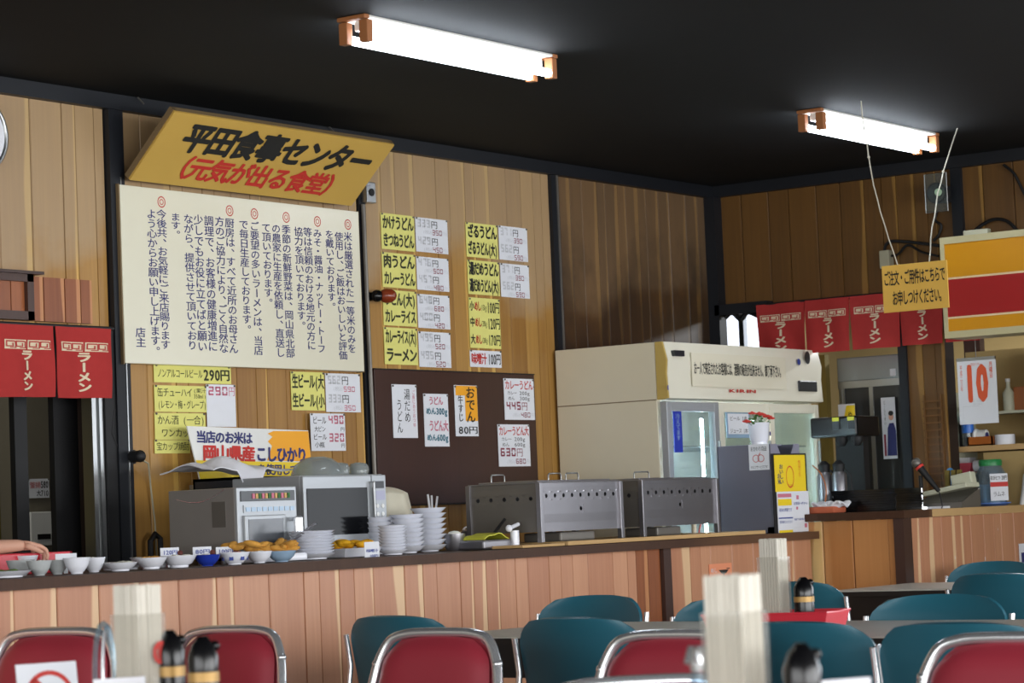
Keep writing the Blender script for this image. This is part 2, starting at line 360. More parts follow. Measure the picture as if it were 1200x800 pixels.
_pl = None
def plank_mesh():
    b = bmesh.new(); c = .02
    pts = [(0.012, 1), (0.012, .4), (.03, 0), (.97, 0), (.988, .4), (.988, 1)]
    a = [b.verts.new((x, y, 0)) for x, y in pts]; d = [b.verts.new((x, y, 1)) for x, y in pts]; n = len(a)
    b.faces.new(a); b.faces.new(d[::-1])
    for i in range(n): b.faces.new((a[i], d[i], d[(i + 1) % n], a[(i + 1) % n]))
    bmesh.ops.recalc_face_normals(b, faces=b.faces)
    me = bpy.data.meshes.new('plank'); b.to_mesh(me); b.free(); return me
PM = {}
def planks(parent, face, c, a0, a1, z0, z1, m, widths=(.075, .11, .15, .18, .13), t=.012, zfn=None):
    """boards side by side on the plane y = c (face A, a = x) or x = c (face B, a = y, going down from a1)"""
    if m.name not in PM:
        PM[m.name] = plank_mesh(); PM[m.name].materials.append(m)
    a = a0
    while a < a1 - .004:
        wd = random.choice(widths)
        if a + wd > a1 - .04: wd = a1 - a
        o = bpy.data.objects.new('plank', PM[m.name]); COL.objects.link(o); o.parent = parent
        o.scale = (wd, t, z1 - z0)
        if face == 'A': o.location = (a, c, z0)
        else: o.location = (c, a0 + a1 - a, z0); o.rotation_euler = (0, 0, R(-90))
        a += wd
def struct(name, lo, hi, m, bev=0): return tag(MB().box(lo, hi, bev).build(name, m), kind='structure')

# long wall (left): boards between black posts, doorway at its left end
wl = MB(); wl.box((7.66, YA + .012, 0), (12.8, YA + .12, CZ)); wl.box((2.5, YA + .012, 1.96), (7.66, YA + .12, CZ))
wl = tag(wl.build('wall_left', 'groove_dark'), kind='structure')
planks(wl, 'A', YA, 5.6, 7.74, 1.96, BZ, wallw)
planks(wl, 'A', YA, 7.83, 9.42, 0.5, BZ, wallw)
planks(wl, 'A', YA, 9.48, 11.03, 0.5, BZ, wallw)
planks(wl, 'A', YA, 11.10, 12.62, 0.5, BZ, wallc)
# far wall (right): opening to the kitchen under the red curtain, a second one by the till
wr = MB(); wr.box((XB + .012, 6.41, 2.24), (XB + .12, YA, CZ)); wr.box((XB + .012, 6.17, 0), (XB + .12, 6.41, CZ)); wr.box((XB + .012, 3.9, 2.0), (XB + .12, 6.17, CZ))
wr.box((XB + .012, 3.7, 0), (XB + .12, 3.9, CZ)); wr.box((XB + .012, -4.5, 0), (XB + .12, 3.7, .8)); wr.box((XB + .012, -4.5, 2.3), (XB + .12, 3.7, CZ))
wr = tag(wr.build('wall_right', 'groove_dark'), kind='structure')
planks(wr, 'B', XB, 6.41, YA - .05, 2.24, BZ, wallb)
planks(wr, 'B', XB, 6.17, 6.41, 0, BZ, wallb)
planks(wr, 'B', XB, 3.9, 6.17, 2.0, BZ, wallb)
tag(MB().box((-3.1, -4.6, 0), (-3, 10, CZ)).build('wall_back', 'plaster'), kind='structure')
tag(MB().box((-3, -4.6, 0), (12.9, -4.5, CZ)).build('wall_front', 'plaster'), kind='structure')
tag(MB().box((-3, YA + .012, 0), (2.5, YA + .12, CZ)).build('wall_side', 'plaster'), kind='structure')
# kitchen rooms behind the two openings
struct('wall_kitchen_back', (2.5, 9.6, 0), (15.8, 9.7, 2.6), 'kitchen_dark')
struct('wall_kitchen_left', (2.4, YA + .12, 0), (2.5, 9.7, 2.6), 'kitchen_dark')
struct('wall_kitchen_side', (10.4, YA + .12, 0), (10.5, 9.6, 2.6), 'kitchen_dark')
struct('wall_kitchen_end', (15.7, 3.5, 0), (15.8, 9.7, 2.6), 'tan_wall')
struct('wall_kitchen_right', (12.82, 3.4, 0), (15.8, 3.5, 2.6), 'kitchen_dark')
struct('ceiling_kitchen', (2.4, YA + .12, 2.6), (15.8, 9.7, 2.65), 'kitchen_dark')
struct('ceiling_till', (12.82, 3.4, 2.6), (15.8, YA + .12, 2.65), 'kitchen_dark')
win = MB(); win.box((15.60, 8.75, 1.7), (15.68, 9.55, 2.5)); win = tag(win.build('window_1', 'window_light'), kind='structure')
MB().box((15.55, 8.72, 1.66), (15.6, 8.78, 2.54)).box((15.55, 9.1, 1.66), (15.6, 9.14, 2.54)).build('window_frame', 'alu', win)
planks(wr, 'B', XB, -4.5, 3.9, 2.3, BZ, wallb, (.3, .35))
planks(wr, 'B', XB, -4.5, 3.9, 0, .8, wallb, (.3, .35))
w2 = MB()
for y in (-4.4, -2.4, -.4, 1.6, 3.62): w2.box((XB - .01, y, .8), (XB + .08, y + .06, 2.3))
w2.box((XB - .01, -4.4, .8), (XB + .08, 3.68, .86)).box((XB - .01, -4.4, 2.24), (XB + .08, 3.68, 2.3))
w2 = tag(w2.build('window_2', 'alu'), kind='structure')
MB().box((XB + .05, -4.4, .86), (XB + .055, 3.62, 2.24)).build('window_pane', 'window_light', w2)
# black beams and posts
struct('trim_1', (-3, YA - .04, BZ), (12.68, YA + .02, CZ), 'beam_black')
struct('trim_2', (XB - .04, -4.5, BZ), (XB + .02, YA - .04, CZ), 'beam_black')
def post(n, lo, hi, grooves=()):
    o = struct('trim_%d' % n, lo, hi, 'beam_black')
    return o
post(3, (7.745, YA - .03, 0), (7.83, YA + .012, BZ))
MB().box((7.80, YA - .034, 0), (7.806, YA - .028, 2.6)).build('seam', 'alu', bpy.data.objects['trim_3'])
post(4, (9.425, YA - .012, 0), (9.475, YA + .012, BZ))
post(5, (11.03, YA - .02, 0), (11.10, YA + .012, BZ))
MB().box((11.075, YA - .026, .9), (11.088, YA - .018, BZ)).build('seam', 'steel_dark', bpy.data.objects['trim_5'])
post(6, (12.60, YA - .07, 0), (12.68, YA + .012, BZ))
post(7, (XB - .03, 6.005, 2.0), (XB + .012, 6.065, BZ))
struct('trim_8', (12.60, 7.22, 2.2), (XB, 7.56, 2.26), 'beam_black')
struct('trim_9', (XB - .02, 6.39, 0), (XB + .02, 6.44, 2.24), 'beam_black')
# doorway jamb of the left opening: aluminium track and black stiles
d = MB(); d.box((7.683, YA - .02, 0), (7.745, YA + .1, 1.96)).box((7.55, YA + .15, 0), (7.76, YA + .18, 1.96)).box((7.33, YA + .15, 0), (7.40, YA + .18, 1.96))
door = tag(d.build('door_1', 'black_matt'), kind='structure')
MB().box((7.615, YA - .01, 0), (7.638, YA + .05, 1.96)).box((7.657, YA - .01, 0), (7.68, YA + .05, 1.96)).box((7.638, YA + .01, 0), (7.657, YA + .05, 1.96)).build('aluminium_track', 'alu', door)

# ------------------------------------------------------------------ ceiling lights
def fixture(x0, y, lab, L=1.24):
    t = thing('ceiling_light', lab, 'light', (x0, y, CZ), 0, 'fluorescent ceiling lights')
    MB().box((0.03, -.062, -.012), (L - .03, .062, 0), .004).build('base_plate', 'plastic_white', t)
    for a in (0, L - .03): MB().box((a, -.066, -.016), (a + .03, .066, 0), .004).build('end_plate', 'fixture_cream', t)
    MB().box((.05, -.024, -.05), (L - .05, .024, -.012), .006).build('housing', 'plastic_white', t)
    for dy in (-.048, .048):
        MB().cyl((.045, dy, -.078), (L - .045, dy, -.078), .0165, 16).build('tube', 'tube_light', t, smooth=40)
        for a in (0.012, L - .045):
            MB().box((a, dy - .02, -.1), (a + .033, dy + .02, -.018), .004).build('lamp_holder', 'fixture_cream', t)
    return t
fixture(7.22, 5.82, 'twin-tube fluorescent ceiling light, the nearer and larger one, above the picture centre')
fixture(10.54, 5.76, 'twin-tube fluorescent ceiling light farther off, beside the strings of the hanging sign')

# ------------------------------------------------------------------ counters
cnt = tag(MB().box((4.6, YC + .062, 0), (11.4, YC + .1, .92)).build('serving_counter', 'groove_dark'),
          'long wooden serving counter with grooved pinkish boards, carrying the dishes and steamers', 'counter')
planks(cnt, 'A', YC + .05, 4.6, 9.79, 0.0, .925, cntw, (.09, .12, .16, .2))
planks(cnt, 'A', YC + .05, 9.79, 9.995, 0.0, .925, cabw, (.1,))
planks(cnt, 'A', YC + .05, 10.06, 11.42, 0.0, .925, cntw, (.09, .12, .16, .2))
MB().box((9.995, YC + .03, 0), (10.06, YC + .07, .925)).build('post', darkw, cnt)
MB().prism([(4.6, YC, .925), (11.42, YC, .925), (11.42, 6.88, .925), (10.93, 6.88, .925), (10.93, 7.58, .925), (7.66, 7.58, .925), (7.66, 7.2, .925), (4.6, 7.2, .925)], (0, 0, .038)).build('worktop', topw, cnt)
c2 = tag(MB().box((11.49, 5.88, 0), (11.52, 6.9, 1.0)).box((11.5, 5.88, 0), (13.9, 5.91, 1.0)).build('corner_counter', 'groove_dark'),
         'higher wooden corner counter with golden boards, carrying trays, microphone and jar', 'counter')
planks(c2, 'B', 11.475, 5.90, 6.9, 0, 1.01, cnt2w, (.13, .17, .2))
planks(c2, 'A', 5.865, 11.545, 13.9, 0, 1.01, cntw, (.09, .12, .16))
MB().box((11.455, 5.845, 0), (11.545, 5.90, 1.01)).build('post', darkw, c2)
MB().prism([(11.44, 5.83, 1.012), (11.75, 5.83, 1.012), (11.75, 6.9, 1.012), (11.44, 6.9, 1.012)], (0, 0, .038)).build('worktop', topw, c2)
MB().prism([(11.75, 5.83, 1.012), (13.9, 5.83, 1.012), (13.9, 6.5, 1.012), (12.80, 6.5, 1.012), (12.80, 6.14, 1.012), (12.66, 6.14, 1.012), (12.66, 6.9, 1.012), (11.75, 6.9, 1.012)], (0, 0, .038)).build('worktop', 'plywood', c2)
sp = MB()
for _ in range(16):
    x = random.uniform(11.7, 12.6); z = random.uniform(.68, .97); r = random.uniform(.004, .009)
    sp.ball((x, 5.866, z), r, 8, (.7, .15, random.uniform(.8, 2.2)))
tag(sp.build('paint_fleck', 'paper_white', c2), kind='stuff')

# ------------------------------------------------------------------ flat sheets on walls
def frame_on(pl, c, tl, br):
    a, b = P(*tl, 'y' if pl == 'A' else 'x', c), P(*br, 'y' if pl == 'A' else 'x', c)
    if pl == 'A': return Vector((a.x, c, b.z)), b.x - a.x, a.z - b.z, 0
    return Vector((c, a.y, b.z)), a.y - b.y, a.z - b.z, R(-90)
def sheet(name, label, cat, pl, c, tl, br, m, inks=(), group=None, th=.002, pins=True, tilt=0):
    loc, W, H, rz = frame_on(pl, c, tl, br)
    o = MB().box((0, 0, 0), (W, th, H)).build(name, m); o.location = loc; o.rotation_euler = (0, tilt, rz)
    tag(o, label, cat, group)
    for mname, fn in inks:
        k = Ink(); fn(k, W, H); k.build(mname, o)
    if pins:
        for px_, pz in ((.03, .97), (.97, .97)):
            MB().ball((W * px_, -.003, H * pz), .005, 8).build('pin', 'steel_dark', o)
    return o
def H_(text, u0, u1, v0, v1, bold=0, **kw): return lambda k, W, H: k.h(text, u0 * W, u1 * W, v0 * H, v1 * H, bold, **kw)
def V_(text, u, v1, v0, wd, bold=0): return lambda k, W, H: k.v(text, u * W, v1 * H, v0 * H, wd * W, bold)
def G_(num, u0, u1, v0, v1, t=.12): return lambda k, W, H: k.seg(num, u0 * W, u1 * W, v0 * H, v1 * H, t)
def many(*fs):
    def f(k, W, H):
        for q in fs: q(k, W, H)
    return f
YP = YA - .006
# big white notice board
loc, W, H, rz = frame_on('A', YA - .05, (140.5, 216), (427, 435))
nb = thing('notice_board', 'large white notice board of dark blue vertical writing under the tilted yellow sign', 'notice board', loc)
MB().box((0, 0, 0), (W, .045, H), .002).build('panel', 'board_white', nb)
MB().box((-.006, .004, -.004), (0, .048, H + .004)).box((W, .004, -.004), (W + .006, .048, H + .004)).build('edge_strip', 'board_edge', nb)
cols = [('米は厳選された一等米のみを', 925, 240, 712, 1), ('使用し、ご飯はおいしいと評価', 890, 240, 738, 0), ('を戴いております。', 853, 232, 545, 0),
        ('みそ・醤油・ナットー・トーフ', 806, 228, 712, 1), ('等は信頼のおける地元の方に', 768, 222, 700, 0), ('協力を頂いております。', 732, 220, 620, 0),
        ('季節の新鮮野菜は、岡山県北部', 684, 212, 730, 1), ('の農家に生産を依頼し、直送し', 645, 208, 728, 0), ('て頂いております。', 606, 205, 530, 0),
        ('ご要望の多いラーメンは、当店', 560, 198, 720, 1), ('で毎日生産しております。', 518, 192, 635, 0),
        ('厨房は、すべて近所のお母さん', 463, 186, 714, 1), ('方のご協力により、ごく自然な', 424, 180, 712, 0), ('調理で、お客様の健康増進に', 382, 176, 706, 0),
        ('少しでもお役に立てばと願い', 341, 172, 706, 0), ('ながら、提供させて頂いており', 302, 170, 700, 0), ('ます。', 252, 165, 262, 0),
        ('今後共、お気軽にご来店賜ります', 197, 152, 697, 1), ('よう心からお願い申し上げます。', 158, 150, 720, 0), ('店主', 116, 612, 690, 0)]
k = Ink(); kr = Ink()
for tx, cx, t, b, dot in cols:
    a = P(130 + cx / 3.333, 200 + t / 3.333, 'y', YA - .052); e = P(130 + cx / 3.333, 200 + b / 3.333, 'y', YA - .052)
    k.v(tx, a.x - loc.x, a.z - loc.z, e.z - loc.z, .064, .012)
    if dot:
        q = P(130 + (cx + 1) / 3.333, 200 + (t - 30) / 3.333, 'y', YA - .052)
        kr.ring(q.x - loc.x, q.z - loc.z, .020, .0245); kr.ring(q.x - loc.x, q.z - loc.z, .009, .0125)
k.build('ink_navy', nb); tag(kr.build('ink_red', nb, 'bullet_ring'), 'red double ring marks')
# tilted yellow shop sign above it
b0 = P(152, 211, 'y', YA - .08); b1 = P(412, 244, 'y', YA - .08); tp = P(205, 131, 'x', b0.x)
tilt = math.atan2(b0.y - tp.y, tp.z - b0.z); hs = math.hypot(b0.y - tp.y, tp.z - b0.z); ws = b1.x - b0.x + .0
sg = thing('shop_sign', 'yellow wooden shop sign in black and red lettering, tilted out over the white board', 'sign', (b0.x, YA - .08, b0.z))
def tl_(o): o.rotation_euler = (tilt, 0, 0); return o
tl_(MB().box((0, 0, 0), (ws, .012, hs), .002).build('panel', 'sign_yellow', sg))
tl_(MB().box((-.004, .012, 0), (.022, .036, hs)).box((ws - .022, .012, 0), (ws + .004, .036, hs)).box((0, .012, hs - .02), (ws, .036, hs)).box((0, .012, 0), (ws, .036, .02)).build('frame', 'board_edge', sg))
k = Ink(-.002); k.h('平田食事センター', .10 * ws, .95 * ws, .47 * hs, .90 * hs, .05); tl_(k.build('ink_black', sg))
k = Ink(-.002); k.h('（元気が出る食堂）', .11 * ws, .90 * ws, .10 * hs, .44 * hs, .038); tl_(k.build('ink_red', sg))
MB().cyl((.1, .0, hs * .9), (.1, .07, hs + .03), .004, 6).cyl((ws - .1, .0, hs * .9), (ws - .1, .07, hs + .03), .004, 6).build('hook', 'steel_dark', sg)

# menu strips, first column
yl = 'paper_yellow'; wh = 'paper_white'
ysq = [(249, 295, 'かけうどん', 'きつねうどん', 'kake and kitsune noodle'), (295, 339, '肉うどん', 'カレーうどん', 'meat and curry noodle'),
       (339, 383, '肉うどん(大)', 'カレーライス', 'large noodle and curry rice'), (383, 428, 'カレーライス(大)', 'ラーメン', 'large curry rice and ramen')]
prc = [('350', '450', '333', '429'), ('500', '480', '476', '457'), ('680', '420', '648', '400'), ('520', '520', '495', '495')]
ysq[2] = (339, 383, 'うどん(大)', 'カレーライス', 'large noodle and curry rice')
for i, (t, b, s1, s2, en) in enumerate(ysq):
    place = ['topmost', 'second from top', 'third from top', 'lowest'][i]
    dx = i * 1.2
    sheet('menu_strip', 'yellow strip for %s, %s of left column' % (en, place), 'menu', 'A', YP, (446 + dx, t), (486.5 + dx, b), yl,
          [('ink_olive', many(H_(s1, .04, .97, .55, .95, .04), H_(s2, .04, .97, .06, .46, .04)))], 'yellow menu strips')
    p = prc[i]
    sheet('price_strip', 'white price strip reading %s and %s yen, %s in the left menu column' % (p[0], p[1], place), 'menu', 'A', YP, (486.5 + dx, t + 5), (525.5 + dx, b + 3), wh,
          [('ink_black', many(H_('円', .48, .68, .70, .94), H_('円', .48, .68, .20, .44))),
           ('ink_grey', many(G_(p[2], .04, .46, .72, .96, .2), G_(p[3], .04, .46, .22, .46, .2), H_('(税込', .22, .5, .53, .65), H_('円)', .82, .98, .53, .65), H_('(税込', .22, .5, .03, .15), H_('円)', .82, .98, .03, .15))),
           ('ink_maroon', many(G_(p[0], .5, .82, .52, .67), G_(p[1], .5, .82, .02, .17)))], 'white price strips')
for i, (t, b, s1, s2, p, en) in enumerate([(260, 304, 'ざるうどん', 'ざるうどん(大)', ('390', '590', '371', '562'), 'cold noodle'), (304, 347, '湯だめうどん', '湯だめうどん(大)', ('390', '590', '371', '562'), 'hot-water noodle')]):
    place = ['upper', 'lower'][i]; dx = i * 2.0
    sheet('menu_strip', 'yellow handwritten %s strip, %s of the pair in the right menu column' % (en, place), 'menu', 'A', YP, (545.5 + dx, t), (584 + dx, b), yl,
          [('ink_black', many(H_(s1, .04, .97, .55, .95, .045), H_(s2, .04, .97, .06, .46, .045)))], 'yellow menu strips')
    sheet('price_strip', 'white strip with 390 and 590 yen, %s of the right column pair' % place, 'menu', 'A', YP, (584 + dx, t + 4), (619 + dx, b + 3), wh,
          [('ink_black', many(H_('円', .48, .68, .70, .94), H_('円', .48, .68, .20, .44))),
           ('ink_grey', many(G_(p[2], .04, .46, .72, .96, .2), G_(p[3], .04, .46, .22, .46, .2), H_('(税込', .22, .5, .53, .65), H_('(税込', .22, .5, .03, .15), H_('円)', .82, .98, .53, .65), H_('円)', .82, .98, .03, .15))),
           ('ink_maroon', many(G_(p[0], .5, .82, .52, .67), G_(p[1], .5, .82, .02, .17)))], 'white price strips')
sheet('menu_strip', 'yellow strip with three rice sizes from 100 to 170 yen in red and black', 'menu', 'A', YP, (549, 348), (587.5, 409), yl,
      [('ink_black', many(H_('小', .02, .16, .73, .93, .03), H_('100円', .58, .98, .70, .94, .02), H_('中', .02, .16, .41, .61, .03), H_('120円', .58, .98, .38, .62, .02), H_('大', .02, .16, .07, .27, .03), H_('170円', .58, .98, .05, .29, .02))),
       ('ink_red', many(H_('めし', .18, .38, .73, .93, .03), H_('めし', .18, .38, .41, .61, .03), H_('めし', .18, .38, .07, .27, .03))),
       ('ink_olive', many(H_('(150g)', .38, .58, .75, .88), H_('(200g)', .38, .58, .43, .56), H_('(280g)', .38, .58, .1, .22)))], 'yellow menu strips')
sheet('menu_strip', 'small white strip for miso soup at 100 yen under the rice strip', 'menu', 'A', YP, (550.5, 410), (588, 431), wh,
      [('ink_red', H_('味噌汁', .04, .52, .15, .85, .03)), ('ink_black', H_('100円', .56, .97, .15, .85, .02))], 'white menu strips')
# sheets below the white board
sheet('menu_sheet', 'pale yellow sheet headed 290 yen at the top of the drinks list', 'menu', 'A', YP, (180, 427), (271, 450), yl,
      [('ink_olive', many(H_('ノンアルコールビール', .04, .62, .25, .8), H_('290円', .63, .98, .15, .85, .03)))], 'drinks list sheets')
sheet('menu_sheet', 'pale yellow sheet listing canned chuhai with fruit flavours, below the 290 yen header', 'menu', 'A', YP - .001, (180.5, 451), (243, 483), yl,
      [('ink_olive', many(H_('缶チューハイ', .05, .72, .55, .92), H_('(果汁', .74, .98, .72, .92), H_('350ml)', .74, .98, .52, .7), H_('(レモン・梅・グレープ)', .06, .98, .1, .45)))], 'drinks list sheets')
sheet('menu_sheet', 'pale yellow sheet listing canned sake and one-cup, third in the drinks list', 'menu', 'A', YP - .001, (181, 483.5), (241.5, 515), yl,
      [('ink_olive', many(H_('かん酒 (一合)', .05, .98, .55, .92), H_('ワンカップ', .12, .8, .08, .42)))], 'drinks list sheets')
sheet('menu_sheet', 'smallest pale yellow sheet at the bottom of the drinks list', 'menu', 'A', YP, (181, 515.5), (223, 531), yl,
      [('ink_olive', H_('宝カップ焼酎', .05, .97, .2, .85))], 'drinks list sheets')
sheet('menu_sheet', 'white sheet with faded pink 290 yen figures beside the yellow drinks list', 'menu', 'A', YP - .004, (241.5, 450), (277, 500), wh,
      [('ink_pink', many(G_('290', .04, .75, .74, .95, .15), H_('円', .76, .98, .72, .96)))], 'drinks list sheets')
sheet('menu_sheet', 'yellow draught beer sheet under the right end of the white board', 'menu', 'A', YP, (340.5, 435), (381, 481), yl,
      [('ink_olive', many(H_('生ビール(大', .03, .98, .55, .94, .03), H_('生ビール(小', .03, .98, .06, .44, .03)))], 'beer sheets')
sheet('menu_sheet', 'white sheet with 590 and 350 yen beside the yellow draught beer sheet', 'menu', 'A', YP - .001, (381, 437), (423, 483), wh,
      [('ink_black', many(H_('円', .46, .66, .70, .94), H_('円', .46, .66, .22, .46))), ('ink_grey', many(G_('562', .05, .44, .72, .94, .2), G_('333', .05, .44, .24, .46, .2), H_('(税込', .2, .48, .54, .66), H_('(税込', .2, .48, .05, .17))),
       ('ink_pink', many(G_('590', .5, .85, .53, .67), G_('350', .5, .85, .04, .18)))], 'beer sheets')
sheet('menu_sheet', 'white bottled beer sheet with pink 490 and 320, lowest on the post', 'menu', 'A', YA - .03, (363.5, 484), (405.5, 528), wh,
      [('ink_black', many(H_('ビール', .06, .45, .70, .92), H_('大ビン', .1, .42, .5, .66), H_('ビール', .06, .45, .28, .46), H_('小瓶', .1, .38, .08, .24), H_('円', .86, .97, .52, .64), H_('円', .86, .97, .08, .2))),
       ('ink_pink', many(G_('490', .5, .97, .72, .95, .17), G_('320', .5, .97, .24, .47, .17)))], 'beer sheets')

# dark board with paper menus
loc, W, H, rz = frame_on('A', YA - .03, (438.3, 432.4), (632, 586))
db = thing('menu_board', 'dark brown wood-grain board behind the steamers with five paper menus on it', 'board', loc)
MB().box((0, 0, 0), (W, .026, H), .002).build('panel', boardw, db)
MB().box((0, -.004, -.006), (W, .026, 0)).box((0, -.004, H), (W, .026, H + .005)).build('rail', 'black_matt', db)
YD = YA - .034
sheet('menu_sheet', 'narrow white and pink sheet of vertical brush writing, leftmost on the dark board', 'menu', 'A', YD, (459, 450), (490, 513), wh,
      [('ink_black', many(V_('湯だめ', .6, .92, .28, .26), V_('うどん', .27, .72, .08, .24))), ('ink_pink', V_('ご飯にあうおつゆ', .87, .9, .2, .12))], 'papers on the dark board')
sheet('menu_sheet', 'white sheet in pink and blue for 300g and 600g noodles on the dark board', 'menu', 'A', YD, (496, 461), (527, 523), wh,
      [('ink_pink', many(H_('うどん', .2, .78, .78, .95, .03), H_('うどん大', .18, .96, .28, .50, .03))), ('ink_teal', many(H_('めん300g', .08, .95, .60, .74, .03), H_('めん600g', .08, .95, .10, .24, .03)))], 'papers on the dark board')
sheet('menu_sheet', 'orange and white sheet with black brush writing and 80 yen on the dark board', 'menu', 'A', YD, (532, 451), (561, 511), wh,
      [('orange_star', lambda k, W, H: (k.rect(.45 * W, .3 * H, .99 * W, .99 * H), k.rect(.05 * W, .8 * H, .45 * W, .99 * H))), ])
o = bpy.context.scene.collection.objects[-1]
for oo in list(COL.objects):
    if oo.get('label', '').startswith('orange and white sheet'):
        _, Wd, Hd, _ = frame_on('A', YD, (532, 451), (561, 511)); oo['group'] = 'papers on the dark board'
        kk = Ink(-.0022); kk.v('おでん', .68 * Wd, .97 * Hd, .26 * Hd, .42 * Wd, .02); kk.v('牛すじ', .24 * Wd, .80 * Hd, .28 * Hd, .24 * Wd, .01); kk.h('80円', .1 * Wd, .96 * Wd, .04 * Hd, .2 * Hd, .01); kk.build('ink_black', oo)
for (tl, br, ttl, g, p, q, lab) in (((590, 443), (627, 492), 'カレーうどん', '300', '445', '480', 'white curry noodle sheet with maroon 445, upper right on the dark board'),
                               ((583, 497), (622, 546), 'カレーうどん大', '600', '630', '680', 'white large curry noodle sheet with maroon 630, lower right on the dark board')):
    sheet('menu_sheet', lab, 'menu', 'A', YD, tl, br, wh,
          [('ink_red', H_(ttl, .03, .97, .72, .96, .02)), ('ink_black', many(H_('カレー', .1, .42, .6, .7), H_('200g', .5, .85, .6, .7), H_('めん', .12, .34, .47, .57), H_(g + 'g', .5, .85, .47, .57))),
           ('ink_maroon', many(G_(p, .04, .55, .24, .44, .15), H_('円', .56, .76, .22, .44), G_(q, .52, .85, .06, .18))), ('ink_grey', many(H_('(税込', .24, .5, .06, .17), H_('円)', .86, .99, .06, .17)))], 'papers on the dark board')

# things fixed on the long wall
q = P(438, 347, 'y', YA - .04)
t = thing('wooden_striker', 'dark red turned wooden knob sticking out beside the left menu column', 'hook', (q.x, YA, q.z))
MB().cyl((0, 0, 0), (0, -.05, 0), .022, 16).ball((0, -.06, 0), .03, 16).build('collar', 'black_gloss', t, smooth=40)
kb = MB().lathe([(.012, 0), (.028, .012), (.036, .04), (.033, .075), (.02, .1), (.004, .108)]).build('knob', 'knob_wood', t, smooth=50)
kb.rotation_euler = (R(90), 0, R(38)); kb.location = (.02, -.06, .0); kb.scale = (1, 1, .75)
q = P(430, 226, 'y', YA - .02)
t = thing('socket_box', 'small square pale wall socket at the top of the conduit beside the white board', 'socket', (q.x, YA - .012, q.z))
MB().box((-.035, -.035, -.05), (.035, 0, .05), .005).build('box', 'alu', t)
MB().cyl((.0, -.035, -.0), (0, -.04, 0), .018, 16).build('outlet', 'black_matt', t)
a = P(428, 240, 'y', YA - .02); b = P(436, 640, 'y', YA - .02)
t = tag(MB().tube([(9.44, YA - .025, a.z), (9.442, YA - .027, 2.0), (9.45, YA - .025, 1.6), (9.448, YA - .027, .97)], .011, 8).build('conduit', 'steel_dark', smooth=40), 'thin dark conduit running down the wall right of the white board', 'pipe')
q = P(152, 535, 'y', YA - .03)
t = thing('power_socket', 'black plug in a wall socket with grey cord above the metal oven', 'socket', (q.x, YA, q.z))
MB().box((-.05, -.02, -.03), (.05, 0, .03), .006).build('plate', 'black_matt', t)
MB().cyl((0.01, -.02, 0), (.01, -.08, 0), .024, 12).ball((.01, -.08, 0), .026, 12).build('plug', 'black_matt', t, smooth=40)
MB().tube([(.02, -.07, -.01), (.09, -.05, -.03), (.13, -.02, -.12), (.15, -.02, -.28), (.155, -.02, -.42), (.17, -.03, -.5)], .004, 6).build('cord', 'rope_pale', t)
MB().tube([(-.05, -.02, .02), (-.09, -.02, .10), (-.07, -.02, .2)], .004, 6).build('black_cord', 'black_matt', t)
q = P(178, 635, 'y', YA - .03)
t = tag(MB().tube([(q.x - .02, YA - .04, .97), (q.x - .02, YA - .04, 1.06), (q.x + .01, YA - .04, 1.09), (q.x + .04, YA - .04, 1.07), (q.x + .045, YA - .04, .97)], .012, 8).build('gas_pipe', 'black_matt', smooth=40), 'short bent dark pipe on the wall left of the metal oven', 'pipe')
# clock at the left edge
q = P(-26, 157, 'y', YA - .04)
t = thing('wall_clock', 'round wall clock with silver rim cut by the left edge of the picture', 'clock', (q.x, YA, q.z))
MB().cyl((0, 0, 0), (0, -.045, 0), .15, 40).build('case', 'steel_dark', t, smooth=40)
MB().tube([(.145 * math.cos(i * math.pi / 20), -.045, .145 * math.sin(i * math.pi / 20)) for i in range(40)], .011, 8, True).build('rim', 'alu', t, smooth=60)
MB().cyl((0, -.045, 0), (0, -.048, 0), .137, 40).build('dial', 'paper_white', t)
MB().box((-.004, -.052, 0), (.004, -.049, .1)).box((0, -.052, -.004), (.07, -.049, .004)).build('hand', 'ink_black', t)
# wooden shutter box over the left curtain
a = P(0, 326, 'y', YA - .05); b = P(107, 378, 'y', YA - .02); fr = P(47, 372, 'y', YA - .08)
sb = thing('shutter_box', 'reddish wooden board box with brown frame above the left red curtain', 'cabinet', (6.4, YA, 1.97))
planks(sb, 'A', -.03, 0, b.x - 6.4, 0.0, a.z - 1.97 + .02, cabw, (.09, .12, .07), t=.03)
zt = P(40, 320, 'y', YA - .09).z - 1.97
MB().box((0, -.05, zt - .03), (fr.x - 6.4, -.03, zt)).box((0, -.05, 0), (fr.x - 6.4, -.03, .035)).box((fr.x - 6.4 - .035, -.05, 0), (fr.x - 6.4, -.03, zt)).build('frame', darkw, sb)
MB().box((0, -.07, zt), (fr.x - 6.36, -.03, zt + .012)).build('ledge', darkw, sb)

